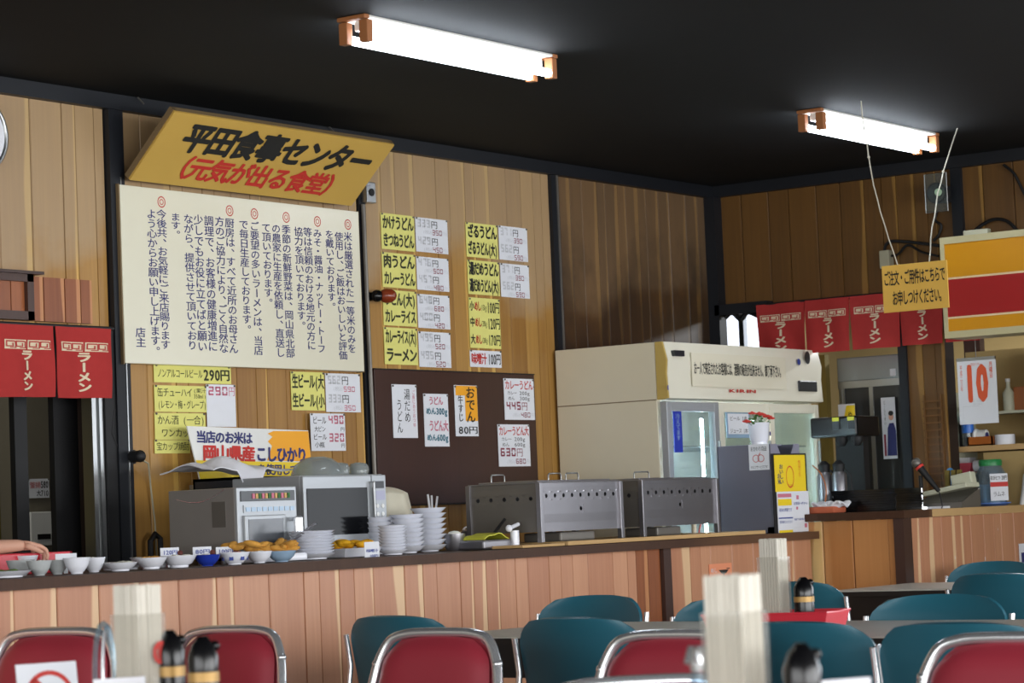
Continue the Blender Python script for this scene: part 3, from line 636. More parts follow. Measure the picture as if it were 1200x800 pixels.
# ------------------------------------------------------------------ red curtains
def fret(k, x0, x1, z0, z1):
    pass
def noren_panel(parent, x0, x1, z0, z1, ph, skew=0, drop=0):
    Wp = x1 - x0; Hp = z1 - z0
    def f(u, v):
        z = z0 + drop * u + v * (Hp - drop * u)
        wv = .010 * (1 - v) * math.sin(2 * math.pi * (1.3 * u + ph)) + .004 * math.sin(9 * u + 5 * v + ph)
        return (x0 + u * Wp * (1 - .03 * (1 - v)) + skew * (1 - v), wv - .01, z)
    MB().grid(f, 16, 10, .003).build('curtain_panel', 'noren_red', parent, smooth=60)
    def dr(inkdep, polys, m, nm):
        bm = MB()
        for (a, b, c, d) in polys:   # quads in u,v laid on the cloth
            pts = []
            n = max(1, int(abs(b - a) / .08))
            for i in range(n):
                ua, ub = a + (b - a) * i / n, a + (b - a) * (i + 1) / n
                q = [Vector(f(*p)) + Vector((0, -inkdep, 0)) for p in ((ua, c), (ub, c), (ub, d), (ua, d))]
                vs = [bm.bm.verts.new(p) for p in q]; bm.bm.faces.new(vs)
        return bm.build(nm, m, parent)
    hb = (Hp * .14) / Hp
    v1 = .79; v0 = v1 - .13
    band = []; sp = []
    for g0, g1 in ((.08, .49), (.52, .93)):
        band.append((g0, g1, v0, v1))
        for s in range(2):
            a = g0 + .02 + s * (g1 - g0 - .03) / 2; b = a + (g1 - g0 - .07) / 2; w_ = .022; h_ = .02
            m_ = (v0 + v1) / 2
            sp += [(a, b, v1 - h_ * 1.6, v1 - h_ * .7), (a, a + w_, m_ - .03, v1 - h_), (a, b - .03, m_ - .035, m_ - .02),
                   (b - .03 - w_, b - .03, m_ - .03, m_ + .02), (b, b + w_, v0 + .012, v1 - h_), (b - .1, b + w_, v0 + .012, v0 + .024)]
    dr(.0045, band, MATS['noren_print'], 'fret_band'); dr(.0062, sp, MATS['fret_red'], 'fret_line')
    # lettering draped the same way
    k = Ink(0); k.v('ラーメン', .5, .65, .08, .19, .055)
    V2 = []
    for (x, y, z) in k.V:
        z = max(0, min(1, z)); q = Vector(f(min(1, max(0, .5 + (x - .5) * 1.35)), z)); V2.append((q.x, q.y - .006, q.z))
    k.V = V2; k.build('noren_print', parent)
# left one on the doorway of the long wall
a = P(61, 380, 'y', YA - .14); b = P(128, 382, 'y', YA - .14); lo = P(95, 467, 'y', YA - .14).z; hi = P(95, 384, 'y', YA - .14).z
w_ = b.x - a.x
nr = thing('noren_curtain', 'short red split curtain with cream key pattern over the left doorway', 'curtain', (a.x, YA - .14, lo))
for i, (u0, dz) in enumerate(((-2, .0), (-1, 0), (0, 0))):
    noren_panel(nr, u0 * w_ * .94 + .004, (u0 + 1) * w_ * .94 - .004 if i < 2 else w_, 0, hi - lo + dz, i * .37, 0, .004)
MB().cyl((-2.2 * w_, .0, hi - lo + .002), (w_ + .02, .0, hi - lo + .002), .009, 10).build('rod', 'black_matt', nr)
MB().box((-.2, 0, hi - lo - .01), (-.19, .14, hi - lo + .01)).box((w_ - .01, 0, hi - lo - .01), (w_, .14, hi - lo + .01)).build('bracket', 'black_matt', nr)
# right one on the far wall, five panels
XN = XB - .10
ys = [P(x, 385, 'x', XN).y for x in (888, 945.5, 998, 1057, 1108, 1150)]
zt = P(960, 351, 'x', XN).z; zb = P(960, 413, 'x', XN).z
nr = thing('noren_curtain', 'long red split curtain with cream key pattern over the kitchen opening', 'curtain', (XN, ys[0], zb), R(-90))
for i in range(5):
    noren_panel(nr, ys[0] - ys[i] + .003, ys[0] - ys[i + 1] - .003, 0, zt - zb, .21 + i * .43, 0, -.003)
MB().cyl((-.02, .0, zt - zb), (ys[0] - ys[5], 0, zt - zb), .008, 10).build('rod', 'black_matt', nr)

# ------------------------------------------------------------------ left doorway: room beyond
struct('wall_kitchen_panel', (5.0, 9.3, 0), (8.78, 9.36, 1.72), 'olive_wall')
pil = tag(MB().box((8.48, 8.9, 0), (8.66, 9.08, 2.6), .006).build('pillar', mat('pillar_grey', (112, 106, 92), .8, 0, .3, .1, 8)), 'grey-tan pillar in the dark room behind the left doorway', 'pillar')
sheet('notice', 'small white notice with red and black print on the pillar in the doorway', 'notice', 'A', 8.89, (32, 561), (58, 583), wh, [('ink_red', H_('釜揚', .1, .6, .5, .85)), ('ink_black', many(H_('580', .6, .95, .5, .9, .02), H_('大710', .4, .95, .08, .42, .01)))])
q = P(44, 622, 'y', 8.88)
t = thing('switch_box', 'white metal switch box low on the pillar in the doorway', 'switch', (q.x, 8.9, q.z))
MB().box((-.07, -.05, -.07), (.07, 0, .09), .006).build('box', 'plastic_white', t); MB().box((-.03, -.056, -.04), (.05, -.05, -.015)).build('slot', 'black_matt', t)
q = P(6, 635, 'y', 7.9)
t = thing('metal_tray', 'pale metal tray leaning in the left doorway behind the hand', 'tray', (q.x - .1, 7.95, .98))
MB().box((-.25, -.15, 0), (.2, .15, .012), .004, (R(24), 'Y'), (0, 0, 0)).build('tray', 'alu', t)
for a in (-1,):
    MB().box((-.2, -.1, -.98), (-.17, -.07, .08)).box((.15, -.1, -.98), (.18, -.07, -.06)).build('stand', 'steel_dark', t)

# person reaching over the counter: stands in the doorway just outside the frame
hp = P(20, 639, 'y', 6.90)
def skin_body(name, pts, edges, rad, m, parent=None, sub=2, root=0):
    me = bpy.data.meshes.new(name); me.from_pydata([tuple(p) for p in pts], edges, []); me.materials.append(MATS[m])
    o = bpy.data.objects.new(name, me); COL.objects.link(o); o.parent = parent
    sk = o.modifiers.new('skin', 'SKIN'); sk.use_smooth_shade = True
    for i, v in enumerate(me.skin_vertices[0].data):
        r = rad[i]; v.radius = r if isinstance(r, tuple) else (r, r); v.use_root = (i == root)
    ss = o.modifiers.new('sub', 'SUBSURF'); ss.levels = sub; ss.render_levels = sub
    return o
px0, py0 = 6.33, 7.40
per = thing('person', 'person at the left edge whose bare hand lifts a small bowl', 'person', (px0, py0, 0))
def L_(p): return Vector(p) - Vector((px0, py0, 0))
wr_ = L_((hp.x, 6.90, hp.z)); el = L_((6.30, 7.08, 1.06)); sh = Vector((.13, -.12, 1.33))
pts = [(0, 0, .95), (0, -.01, 1.12), (0, -.02, 1.30), (0, -.03, 1.42), (0, -.06, 1.50), (0, -.07, 1.60), (0, -.07, 1.68),
       sh, el, wr_ * .55 + el * .45, wr_, (-.17, -.06, 1.36), (-.24, -.04, 1.12), (-.18, -.2, 1.0),
       (.09, 0, .88), (.1, .01, .48), (.1, .03, .08), (.11, -.1, .03), (-.09, 0, .88), (-.1, .01, .48), (-.1, .03, .08), (-.11, -.1, .03)]
ed = [(0, 1), (1, 2), (2, 3), (3, 4), (4, 5), (5, 6), (2, 7), (7, 8), (8, 9), (9, 10), (2, 11), (11, 12), (12, 13), (0, 14), (14, 15), (15, 16), (16, 17), (0, 18), (18, 19), (19, 20), (20, 21)]
# palm and fingers are part of the same body graph
hand0 = wr_; tipdir = Vector((1, -.1, -.02)).normalized(); side = Vector((.1, 1, .1)).normalized(); dn = Vector((0, 0, -1))
palm = wr_ + tipdir * .05; pts.append(tuple(palm)); pi = len(pts) - 1; ed.append((10, pi))
rad = [(.15, .11), (.13, .10), (.15, .10), .055, .05, (.075, .09), .06, .058, .036, .032, .024, .055, .04, .03, .08, .06, .042, .035, .08, .06, .042, .035, (.034, .018)]
for j, (s, ln) in enumerate(((.036, .058), (.013, .066), (-.011, .062), (-.034, .05))):
    a = palm + side * s + tipdir * .028; b = a + tipdir * ln * .42 + dn * .014 + side * s * .25; c = b + tipdir * ln * .12 + dn * ln * .42; e = c + dn * ln * .34 - tipdir * .006
    i = len(pts); pts += [tuple(a), tuple(b), tuple(c), tuple(e)]; ed += [(pi, i), (i, i + 1), (i + 1, i + 2), (i + 2, i + 3)]; rad += [.0088, .008, .0075, .0065]
a = wr_ + tipdir * .025 - side * .03; b = a + tipdir * .03 - side * .014 + dn * .012; c = b + tipdir * .026 + dn * .012
i = len(pts); pts += [tuple(a), tuple(b), tuple(c)]; ed += [(pi, i), (i, i + 1), (i + 1, i + 2)]; rad += [.012, .0105, .0085]
skin_body('body', pts, ed, rad, 'skin', per)
MB().lathe([(.175, .42), (.185, .7), (.18, .95), (.15, 1.12), (.165, 1.30), (.10, 1.42), (.06, 1.44)], (0, -.01, 0), 24, (1, .8)).build('coat', 'apron', per, smooth=60)
MB().tube([tuple(Vector((.09, -.06, 1.36))), tuple(sh), tuple(sh * .5 + el * .5), tuple(el * .9 + sh * .1)], [.06, .07, .06, .056], 14).build('sleeve', 'apron', per, smooth=60)
MB().ball((0, -.055, 1.645), .1, 20, (.86, .95, 1.0)).build('hair', 'hair', per, smooth=60)
MB().ball((0, -.075, 1.60), .09, 20, (.84, .98, 1.12)).ball((0, -.165, 1.59), .014, 8).ball((.075, -.07, 1.6), .018, 8, (.4, 1, 1.4)).ball((-.075, -.07, 1.6), .018, 8, (.4, 1, 1.4)).build('face', 'skin', per, smooth=60)
MB().ball((.03, -.158, 1.62), .009, 8).ball((-.03, -.158, 1.62), .009, 8).build('eye', 'ink_black', per)
MB().box((-.025, -.162, 1.552), (.025, -.152, 1.558)).build('mouth', 'ink_maroon', per)
MB().box((-.08, -.13, .0), (-.13, .1, .07), .02).box((.06, -.2, 0), (.15, .07, .07), .02).build('shoe', 'black_matt', per)

# ------------------------------------------------------------------ crockery
def bowl_mesh(kind, m, r, h, parent, rim=None):
    th = .004
    prof = {'bowl': [(r * .42, 0), (r * .44, h * .1), (r * .55, h * .16), (r * .82, h * .5), (r, h), (r - th, h), (r * .78, h * .52), (r * .4, h * .2), (0.001, h * .17)],
            'dish': [(r * .5, 0), (r * .52, h * .2), (r * .7, h * .3), (r, h), (r - th, h), (r * .65, h * .42), (0.001, h * .4)],
            'plate': [(r * .62, 0), (r * .64, h * .25), (r * .75, h * .35), (r, h), (r - th, h + .001), (r * .7, h * .6), (0.001, h * .55)]}[kind]
    return MB().lathe(prof, (0, 0, 0), 28).build(kind, m, parent, smooth=50)
def food(parent, m, r, z, n=10, sz=.012, sc=(1, 1, .6)):
    b = MB()
    b.cyl((0, 0, z - .012), (0, 0, z - .002), r * .9, 20)
    for i in range(n):
        a = random.uniform(0, 6.28); q = r * .75 * math.sqrt(random.random())
        b.ball((q * math.cos(a), q * math.sin(a), z), sz * random.uniform(.7, 1.3), 8, (sc[0] * random.uniform(.7, 1.4), sc[1] * random.uniform(.7, 1.4), sc[2]))
    return tag(b.build('food', m, parent, smooth=60), kind='stuff')
def dish(px, py, Y, kind, r, h, m, fd, label, name='bowl', cat='bowl', group='small dishes along the counter edge', z=ZC):
    q = P(px, py, 'y', Y)
    t = thing(name, label, cat, (q.x, Y, z), random.uniform(0, 6), group)
    o = bowl_mesh(kind, m, r, h, t)
    if fd: food(t, fd, r * (.74 if kind == 'bowl' else .8), h * .86 if kind == 'bowl' else h * .9)
    return t
dish(8, 668, 6.48, 'plate', .085, .022, 'ceramic', 'food_green', 'white plate of green salad at the left edge of the counter', 'plate', 'plate')
dish(24, 664, 6.62, 'bowl', .05, .055, 'ceramic_grey', 'food_white', 'grey speckled bowl half behind the salad plate')
dish(46, 665, 6.47, 'bowl', .044, .052, 'ceramic_grey', 'food_white', 'grey speckled bowl, the first whole one right of the salad')
dish(67, 664, 6.50, 'bowl', .040, .050, 'ceramic_grey', 'food_white', 'smaller grey speckled bowl in front of the blank price card')
dish(90, 663, 6.42, 'bowl', .048, .056, 'ceramic', 'food_white', 'white deep bowl standing forward in front of the door frame')
dish(110, 662, 6.52, 'bowl', .042, .052, 'ceramic', 'food_white', 'white deep bowl right behind the forward white one')
dish(141, 662, 6.46, 'dish', .062, .030, 'ceramic', 'food_white', 'low wide white dish in front of a stacked pair of plates')
dish(141, 656, 6.66, 'plate', .10, .028, 'ceramic', None, 'white plate behind the low wide white dish', 'plate', 'plate')
dish(177, 660, 6.48, 'dish', .060, .042, 'ceramic', 'food_fry', 'white flared dish, left of the pair before the first price card')
dish(183, 654, 6.70, 'plate', .10, .04, 'ceramic', 'food_fry', 'wide white plate of fried food behind the flared dishes', 'plate', 'plate')
dish(210, 658, 6.47, 'dish', .066, .044, 'ceramic', 'food_white', 'white flared dish, right of the pair before the first price card')
dish(243, 657, 6.44, 'bowl', .050, .042, 'ceramic_blue', 'food_white', 'deep blue glazed bowl')
dish(275, 656, 6.42, 'bowl', .058, .046, 'ceramic', 'food_pink', 'white bowl with dark brushed pattern right of the blue bowl')
dish(304, 655, 6.45, 'bowl', .050, .044, 'ceramic', 'food_white', 'plain white bowl half behind the patterned bowl')
dish(330, 653, 6.42, 'bowl', .058, .042, 'ceramic_pale', 'food_fry', 'pale blue ribbed bowl beside the left plate stack')
# brushed marks on the patterned bowl
for o in list(COL.objects):
    if o.get('label', '').startswith('white bowl with dark brushed'):
        mk = MB()
        for i in range(7):
            a = i * .9; mk.box((.046, -.008, .016), (.0500, .008, .034), .001, (a, 'Z'), (0, 0, 0))
        mk.build('pattern', 'ink_blue', o)
def copies(n): pass
# bowl in the hand
q = P(33, 654, 'y', 6.88)
t = thing('bowl', 'small white bowl held up in the hand at the left edge', 'bowl', (q.x, 6.89, hp.z - .078), 0); bowl_mesh('bowl', 'ceramic', .044, .04, t)
q = P(28, 655, 'y', 7.0)
t = thing('tray', 'red plastic tray behind the hand on the left of the counter', 'tray', (q.x - .05, 7.03, ZC))
MB().box((-.25, -.14, 0), (.19, .14, .01), .003).box((-.25, -.14, .01), (.19, -.125, .075), .003).box((-.25, .125, .01), (.19, .14, .075), .003).box((.175, -.14, .01), (.19, .14, .075), .003).box((-.25, -.14, .01), (-.235, .14, .075), .003).build('tray_body', 'tray_red', t)

# fried food plates behind bowls
q = P(312, 648, 'y', 6.60)
t = thing('serving_plate', 'metal serving plate heaped with fried tempura before the metal oven', 'plate', (P(314, 650, 'y', 6.57).x, 6.57, ZC))
MB().box((-.17, -.075, 0), (.15, .078, .03), .01).build('plate_body', 'ceramic', t)
for i in range(26):
    x = random.uniform(-.15, .13); y = random.uniform(-.06, .065)
    MB().ball((0, 0, 0), .026, 8, (1.5, .7, .5)).build('tempura', 'food_fry', t, (x, y, .043 + .03 * random.random()), smooth=60).rotation_euler = (random.uniform(-.4, .4), random.uniform(-.5, .5), random.uniform(0, 3))
MB().tube([(.08, 0, .06), (.14, -.03, .09), (.22, -.06, .14)], .007, 6).box((.05, -.02, .055), (.1, .02, .062)).build('tongs', 'steel', t)
q = P(409, 652, 'y', 6.62)
t = thing('serving_plate', 'white tray of yellow fried food between the two plate stacks', 'plate', (q.x, 6.64, ZC))
MB().prism([(-.1, -.08, 0), (.1, -.08, 0), (.12, -.1, .035), (-.12, -.1, .035)], (0, .18, 0)).build('tray_body', 'ceramic', t)
for i in range(16):
    MB().ball((0, 0, 0), .028, 8, (1.3, .8, .5)).build('fritter', 'food_yellow', t, (random.uniform(-.09, .09), random.uniform(-.07, .06), .045 + .014 * random.random()), smooth=60).rotation_euler = (0, random.uniform(-.3, .3), random.uniform(0, 3))
# plate stacks
ORD = ['lowest', 'second', 'third', 'fourth', 'fifth', 'sixth', 'seventh', 'eighth', 'ninth']
def stack(px, py, Y, r, h, n, pitch, label, group, kind='plate'):
    q = P(px, py, 'y', Y); proto = None
    for i in range(n):
        if proto is None:
            t = thing('plate', label, 'plate', (q.x, Y, ZC), 0, group); bowl_mesh(kind, 'ceramic', r, h, t); proto = t
        else:
            t = copy_tree(proto); t.location = (q.x + random.uniform(-.002, .002), Y, ZC + i * pitch)
        t['label'] = label + ', ' + (ORD[i] + ' from the bottom' if i < n - 1 else 'topmost')
stack(366, 655, 6.55, .092, .022, 9, .0112, 'white plate in the neat stack of nine before the ovens', 'stack of nine white plates')
stack(461, 655, 6.52, .060, .02, 9, .0125, 'small white plate in the stack by the price card', 'front stack of small plates')
stack(447, 648, 6.78, .075, .03, 7, .021, 'white plate in the stack touching the microwave', 'rear left stack of plates')
stack(478, 648, 6.66, .075, .03, 8, .019, 'white flared bowl in the middle of three stacks', 'middle stack of flared bowls', 'dish')
stack(503, 645, 6.74, .080, .03, 8, .0225, 'white flared bowl in the rightmost tall stack', 'right stack of flared bowls', 'dish')
q = P(507, 612, 'y', 7.0)
t = thing('utensil_cup', 'metal cup with white spoon handles sticking up behind the right bowl stack', 'cup', (q.x, 7.0, ZC))
MB().cyl((0, 0, 0), (0, 0, .13), .03, 16).build('cup', 'steel', t, smooth=40)
for dx, ln, tl in ((-.008, .25, -.02), (.0, .245, 0), (.012, .24, .03)):
    MB().cyl((dx, 0, .13 - .01), (dx + tl, 0, ln), .005, 6).build('handle', 'paper_white', t)
# metal pots
def pot(px, Y, r, h, label):
    q = P(px, 640, 'y', Y); t = thing('steel_pot', label, 'pot', (q.x, Y, ZC), 0, 'small steel pots')
    MB().lathe([(r * .75, 0), (r * .95, h * .3), (r, h), (r - .003, h), (r * .9, h * .3), (.001, .006)], (0, 0, 0), 24).build('pot', 'steel', t, smooth=50); return t
t = pot(533, 6.66, .048, .072, 'small round steel pot next to the white bowl stacks')
MB().ball((0, 0, .07), .03, 10, (1, 1, .5)).build('contents', 'food_white', t, smooth=60)
t = pot(553, 6.82, .045, .078, 'second small steel pot with foil, behind the round one')
MB().ball((-.01, 0, .085), .035, 8, (1, 1, .5)).build('foil', 'chrome', t)
q = P(572, 638, 'y', 6.85)
t = thing('seasoning_tray', 'low steel tray with a yellow-green lid and black ladle before the first steamer', 'tray', (P(573, 636, 'y', 6.55).x, 6.55, ZC))
MB().box((-.12, -.06, 0), (.09, .08, .04), .008).build('tray_body', 'steel', t)
MB().grid(lambda u, v: (-.1 + .18 * u, -.05 + .12 * v, .045 + .022 * math.sin(3.1 * u) + .004 * math.sin(12 * u)), 10, 4, .004).build('lid', mat('lime', (206, 206, 60), .5), t, smooth=60)
MB().cyl((.03, 0, .06), (.15, .02, .125), .007, 8).build('ladle_handle', 'black_matt', t)
q = P(607, 620, 'y', 6.75)
t = tag(MB().cyl((-.04, 0, .0), (.03, 0, .016), .009, 10).ball((-.04, 0, 0), .016, 10).build('spoon_rest', 'ceramic', smooth=50), 'small white ceramic spoon standing by the first steamer', 'spoon'); t.location = (P(606, 620, 'y', 6.50).x - .02, 6.50, ZC + .085)
t2 = MB().cyl((0, 0, -.085), (0, 0, -.01), .02, 12).build('cup', 'ceramic', t, smooth=40)
# boards under the steamers
a = P(548, 648, 'y', 6.4); b = P(640, 640, 'y', 6.4)
tag(MB().box((a.x + .3, 6.33, ZC), (9.75 - .55, 6.9, ZC + .012), .003).build('cutting_board', 'plywood'), 'pale wooden board left of the steamers, nearest the white bowls', 'board')
tag(MB().box((9.21, 6.32, ZC), (10.92, 6.86, ZC + .018), .003).build('base_board', 'plywood'), 'long pale wooden base board under the two steel steamers', 'board')
# ------------------------------------------------------------------ steamers
def steamer(x0, x1, label, tall, nh=9, left_holes=5):
    W = x1 - x0; D = .38; H = tall
    t = thing('steel_steamer', label, 'steamer', (x0, 6.40, ZC + .018), 0, 'steel steamers on the counter')
    s = .002
    def panel(w, h, n, z, nm, extra=None):
        # sheet with a row of real round holes, in local x/z
        b = bmesh.new(); vs = []
        holes = [((i + .5) * w / n * .94 + .03 * w, z, .0085) for i in range(n)] + (extra or [])
        xs = sorted(set([0, w])); 
        # tiles around each hole
        zc = z; rows = []
        tw = w / n * .94; x = .03 * w
        def quad(a, b_, c, d_):
            b.faces.new([b.verts.new((p[0], 0, p[1])) for p in (a, b_, c, d_)])
        top, bot = z + .02, z - .02
        quad((0, top), (w, top), (w, h), (0, h)); quad((0, bot), (x, bot), (x, top), (0, top)); quad((x + n * tw, bot), (w, bot), (w, top), (x + n * tw, top))
        if extra:
            ex, ez, er = extra[0]; quad((0, ez - .02), (ex - .02, ez - .02), (ex - .02, bot), (0, bot)); quad((ex + .02, ez - .02), (w, ez - .02), (w, bot), (ex + .02, bot)); quad((ex - .02, ez + .02), (ex + .02, ez + .02), (ex + .02, bot), (ex - .02, bot)); quad((0, .045), (w, .045), (w, ez - .02), (0, ez - .02))
        else: quad((0, .045), (w, .045), (w, bot), (0, bot))
        def holed(cx, cz, x0_, x1_, z0_, z1_, r):
            inner = []; outer = []
            hx, hz = (x1_ - x0_) / 2, (z1_ - z0_) / 2; ca_ = math.atan2(hz, hx)
            A_ = sorted([2 * math.pi * i / 12 + .01 for i in range(12)] + [ca_, math.pi - ca_, math.pi + ca_, 2 * math.pi - ca_]); N = len(A_)
            for a in A_:
                ca, sa = math.cos(a), math.sin(a)
                inner.append((cx + r * ca, cz + r * sa))
                hx, hz = (x1_ - x0_) / 2, (z1_ - z0_) / 2; k_ = min(hx / abs(ca) if abs(ca) > 1e-6 else 9, hz / abs(sa) if abs(sa) > 1e-6 else 9)
                outer.append(((x0_ + x1_) / 2 + k_ * ca, (z0_ + z1_) / 2 + k_ * sa))
            for i in range(N):
                j = (i + 1) % N; quad(inner[i], outer[i], outer[j], inner[j])
        for i in range(n): holed(x + (i + .5) * tw, z, x + i * tw, x + (i + 1) * tw, bot, top, .0095)
        if extra: holed(ex, ez, ex - .02, ex + .02, ez - .02, ez + .02, .0095)
        bmesh.ops.remove_doubles(b, verts=b.verts, dist=1e-5); bmesh.ops.recalc_face_normals(b, faces=b.faces)
        bmesh.ops.solidify(b, geom=b.faces[:], thickness=.0015)
        mb = MB(); mb.merge(b); return mb.build(nm, 'steel', t)
    panel(W, H, nh, H - .055, 'front_panel', [(W * .5, H - .115, .0095)])
    sd = panel(D, H, left_holes, H - .065, 'side_panel'); sd.rotation_euler = (0, 0, R(-90)); sd.location = (0, D, 0)
    sd.data.materials[0] = MATS['steel_dark']
    for x in (0, W):
        for y in (0, D):
            MB().box((x - .012, y - .012, 0), (x + .012, y + .012, H + .002), .002).build('leg', 'steel', t)
    MB().box((.01, .02, .06), (W - .01, D - .01, H - .09)).build('tank', 'black_matt', t)
    MB().box((0, D - .004, .045), (W, D, H)).build('back_panel', 'steel', t); MB().box((W - .003, .0, .045), (W, D, H)).build('side_panel', 'steel', t)
    MB().box((-.004, -.004, H), (W + .004, D + .004, H + .006), .002).box((.03, .03, H + .006), (W - .03, D - .03, H + .014), .003).build('lid', 'steel', t)
    return t, W, D, H
def handle(t, x, y, z, w, along='x'):
    p = [(0, 0, 0), (0, 0, .028), (.008, 0, .035), (w - .008, 0, .035), (w, 0, .028), (w, 0, 0)]
    if along == 'y': p = [(0, a, c) for a, _, c in p]
    MB().tube([(x + a, y + b_, z + c) for a, b_, c in p], .0035, 8).build('handle', 'alu', t, smooth=50)
xa = P(633, 600, 'y', 6.40).x; xb = P(727, 600, 'y', 6.40).x; xc = P(753, 600, 'y', 6.40).x; xd = P(840, 600, 'y', 6.40).x
hz = P(633, 566, 'y', 6.40).z - ZC - .018
t, W, D, H = steamer(xa, xb, 'steel steamer with round holes, left of the two on the counter', hz)
handle(t, .06, .3, H + .012, .10, 'x'); handle(t, .36, .2, H + .012, .10); handle(t, .5, .2, H + .012, .10)
MB().box((.15, .0, .0), (.42, .2, .04), .008).build('drip_tray', 'steel_dark', t)
t, W, D, H = steamer(xc, xd, 'steel steamer with round holes, right one beside the grey dispenser', hz, 9, 3)
handle(t, .25, .2, H + .012, .13)
MB().box((.15, .02, .0), (.36, .2, .04), .008).build('drip_tray', 'steel_dark', t)

# ------------------------------------------------------------------ ovens
q0 = P(278, 600, 'y', 6.66).x; q1 = P(348, 600, 'y', 6.66).x; oz = P(278, 571, 'y', 6.66).z
t = thing('metal_oven', 'brushed steel toaster oven with small button panel, leftmost appliance on the counter', 'oven', (q0, 6.66, ZC))
W = q1 - q0; H = oz - ZC; D = .36
MB().box((0, .012, .02), (W, D, H), .004).build('body', mat('oven_side', (150, 146, 142), .38, .4, .5, .06, 8), t)
for x in (.03, W - .03):
    for y in (.04, D - .04): MB().cyl((x, y, 0), (x, y, .021), .012, 10).build('foot', 'black_matt', t)
MB().box((0, 0, .02), (W, .014, H), .004).build('front_frame', 'oven_grey', t)
MB().box((.02, -.004, H - .055), (W - .015, .002, H - .015), .001).build('button_panel', 'panel_dark', t)
for i in range(12):
    MB().box((.085 + i * .019, -.007, H - .045), (.099 + i * .019, -.003, H - .025)).build('button', ['ink_pink', 'gold', 'ink_green'][i % 3] if i < 11 else 'ink_green', t)
MB().box((.035, -.004, H - .10), (W - .015, .0, H - .07)).build('label_strip', 'oven_grey', t)
for i in range(9): MB().box((.045 + i * .033, -.006, H - .095), (.07 + i * .033, -.003, H - .078)).build('label_mark', 'ceramic_pale', t)
MB().box((.03, -.012, .05), (W - .08, .0, H - .11), .004).build('door', 'oven_grey', t)
MB().box((.05, -.014, .07), (W - .10, -.011, H - .125)).build('window_pane', mat('smoke', (84, 88, 94), .2), t)
MB().box((W - .065, -.05, .07), (W - .02, -.035, H - .12), .006).cyl((W - .045, -.04, .08), (W - .045, 0, .08), .008).cyl((W - .045, -.04, H - .13), (W - .045, 0, H - .13), .008).build('door_handle', 'chrome', t)
MB().box((-.002, .06, .14), (.001, .13, .24)).build('side_vent', 'steel_dark', t)
# curved reflection on the side, built as a thin chrome line
MB().tube([(-.001, .32 - .26 * u, H - .035 - .03 * math.sin(3.14 * u) + .03 * u) for u in [i / 10 for i in range(11)]], .0018, 5).build('side_glint', 'chrome', t)
# black microwave behind it
q0 = P(270, 560, 'y', 7.19).x; q1 = P(351, 560, 'y', 7.19).x; zt = P(300, 558, 'y', 7.19).z
xl = P(284, 558, 'y', 7.19).x
t = thing('storage_unit', 'dark shelf unit behind the metal oven, the white towel on top', 'shelf unit', (xl + .0, 7.19, ZC))
W = q1 - xl; H = zt - ZC; D = .28
MB().box((0, .0, 0), (W, D, .02)).box((0, 0, H - .012), (W, D, H)).box((0, 0, 0), (.012, D, H)).box((W - .02, 0, 0), (W, D, H)).box((0, D - .01, 0), (W, D, H)).box((0, 0, H - .075), (W, D, H - .062)).build('body', 'panel_dark', t)
MB().box((W * .36, 0, H - .075), (W * .36 + .008, .02, H)).box((W * .66, 0, H - .075), (W * .66 + .008, .02, H)).build('divider', 'alu', t)
# silver microwave
q0 = P(355, 600, 'y', 6.80).x; q1 = P(452, 600, 'y', 6.80).x; zt = P(400, 556, 'y', 6.80).z
t = thing('microwave', 'silver microwave oven with dark window and keypad beside the metal oven', 'microwave', (q0, 6.80, ZC))
W = q1 - q0; H = zt - ZC; D = .38
MB().box((0, .01, .015), (W, D, H), .005).build('body', 'oven_grey', t)
for x in (.04, W - .04):
    for y in (.05, D - .05): MB().cyl((x, y, 0), (x, y, .018), .014, 10).build('foot', 'black_matt', t)
MB().box((0, -.006, .015), (W * .82, .012, H - .004), .004).build('door', 'oven_grey', t)
MB().box((.02, -.009, .09), (W * .76, -.005, H - .055)).build('window_pane', mat('oven_window', (10, 11, 14), .1, 0, .12), t)
MB().box((W * .795, -.03, .09), (W * .82, -.006, H - .03), .005).build('door_handle', 'alu', t)
MB().box((W * .83, -.006, .015), (W, .012, H - .004), .003).build('control_panel', 'oven_grey', t)
MB().box((W * .86, -.009, H - .06), (W * .97, -.005, H - .03)).build('display', 'panel_dark', t)
MB().box((W * .86, -.008, H - .11), (W * .98, -.005, H - .07)).build('keypad_label', 'grey_blue', t)
for i in range(5):
    for j in range(2): MB().cyl((W * (.885 + .065 * j), -.005, H - .135 - i * .034), (W * (.885 + .065 * j), -.009, H - .135 - i * .034), .009, 12).build('button', 'plastic_white', t)
MB().box((W * .86, -.008, .03), (W * .97, -.005, .055)).build('start_button', 'panel_dark', t)
k = Ink(-.008); k.h('OVEN RANGE 500W', .04, .2, .045, .06); k.build('panel_dark', t)
# beige cloth over a black stand, right of the microwave
q = P(468, 605, 'y', 7.05)
t = thing('rice_warmer', 'black round pot under a beige cloth right of the microwave', 'pot', (q.x - .04, 7.10, ZC))
MB().cyl((0, 0, 0), (0, 0, .24), .10, 24).build('pot', 'black_matt', t, smooth=40)
MB().box((.10, -.02, .12), (.125, .02, .19), .004).build('pot_handle', 'black_matt', t)
t = tag(MB().grid(lambda u, v: ((lambda a, r: (q.x - .04 + r * .118 * math.cos(a) * (1 + .05 * math.sin(7 * a)), 7.10 + r * .118 * math.sin(a) * (1 + .05 * math.sin(7 * a)), ZC + .245 + .045 * (1 - min(1, r) ** 2) - max(0, r - .88) * (.75 + .3 * math.sin(a * 2 + 1)) + .004 * math.sin(5 * a) * r))(u * 2 * math.pi, v * 1.1)), 48, 14, .003).build('cloth', 'cloth_beige', smooth=70),
        'beige cloth draped over the round pot beside the microwave', 'cloth')
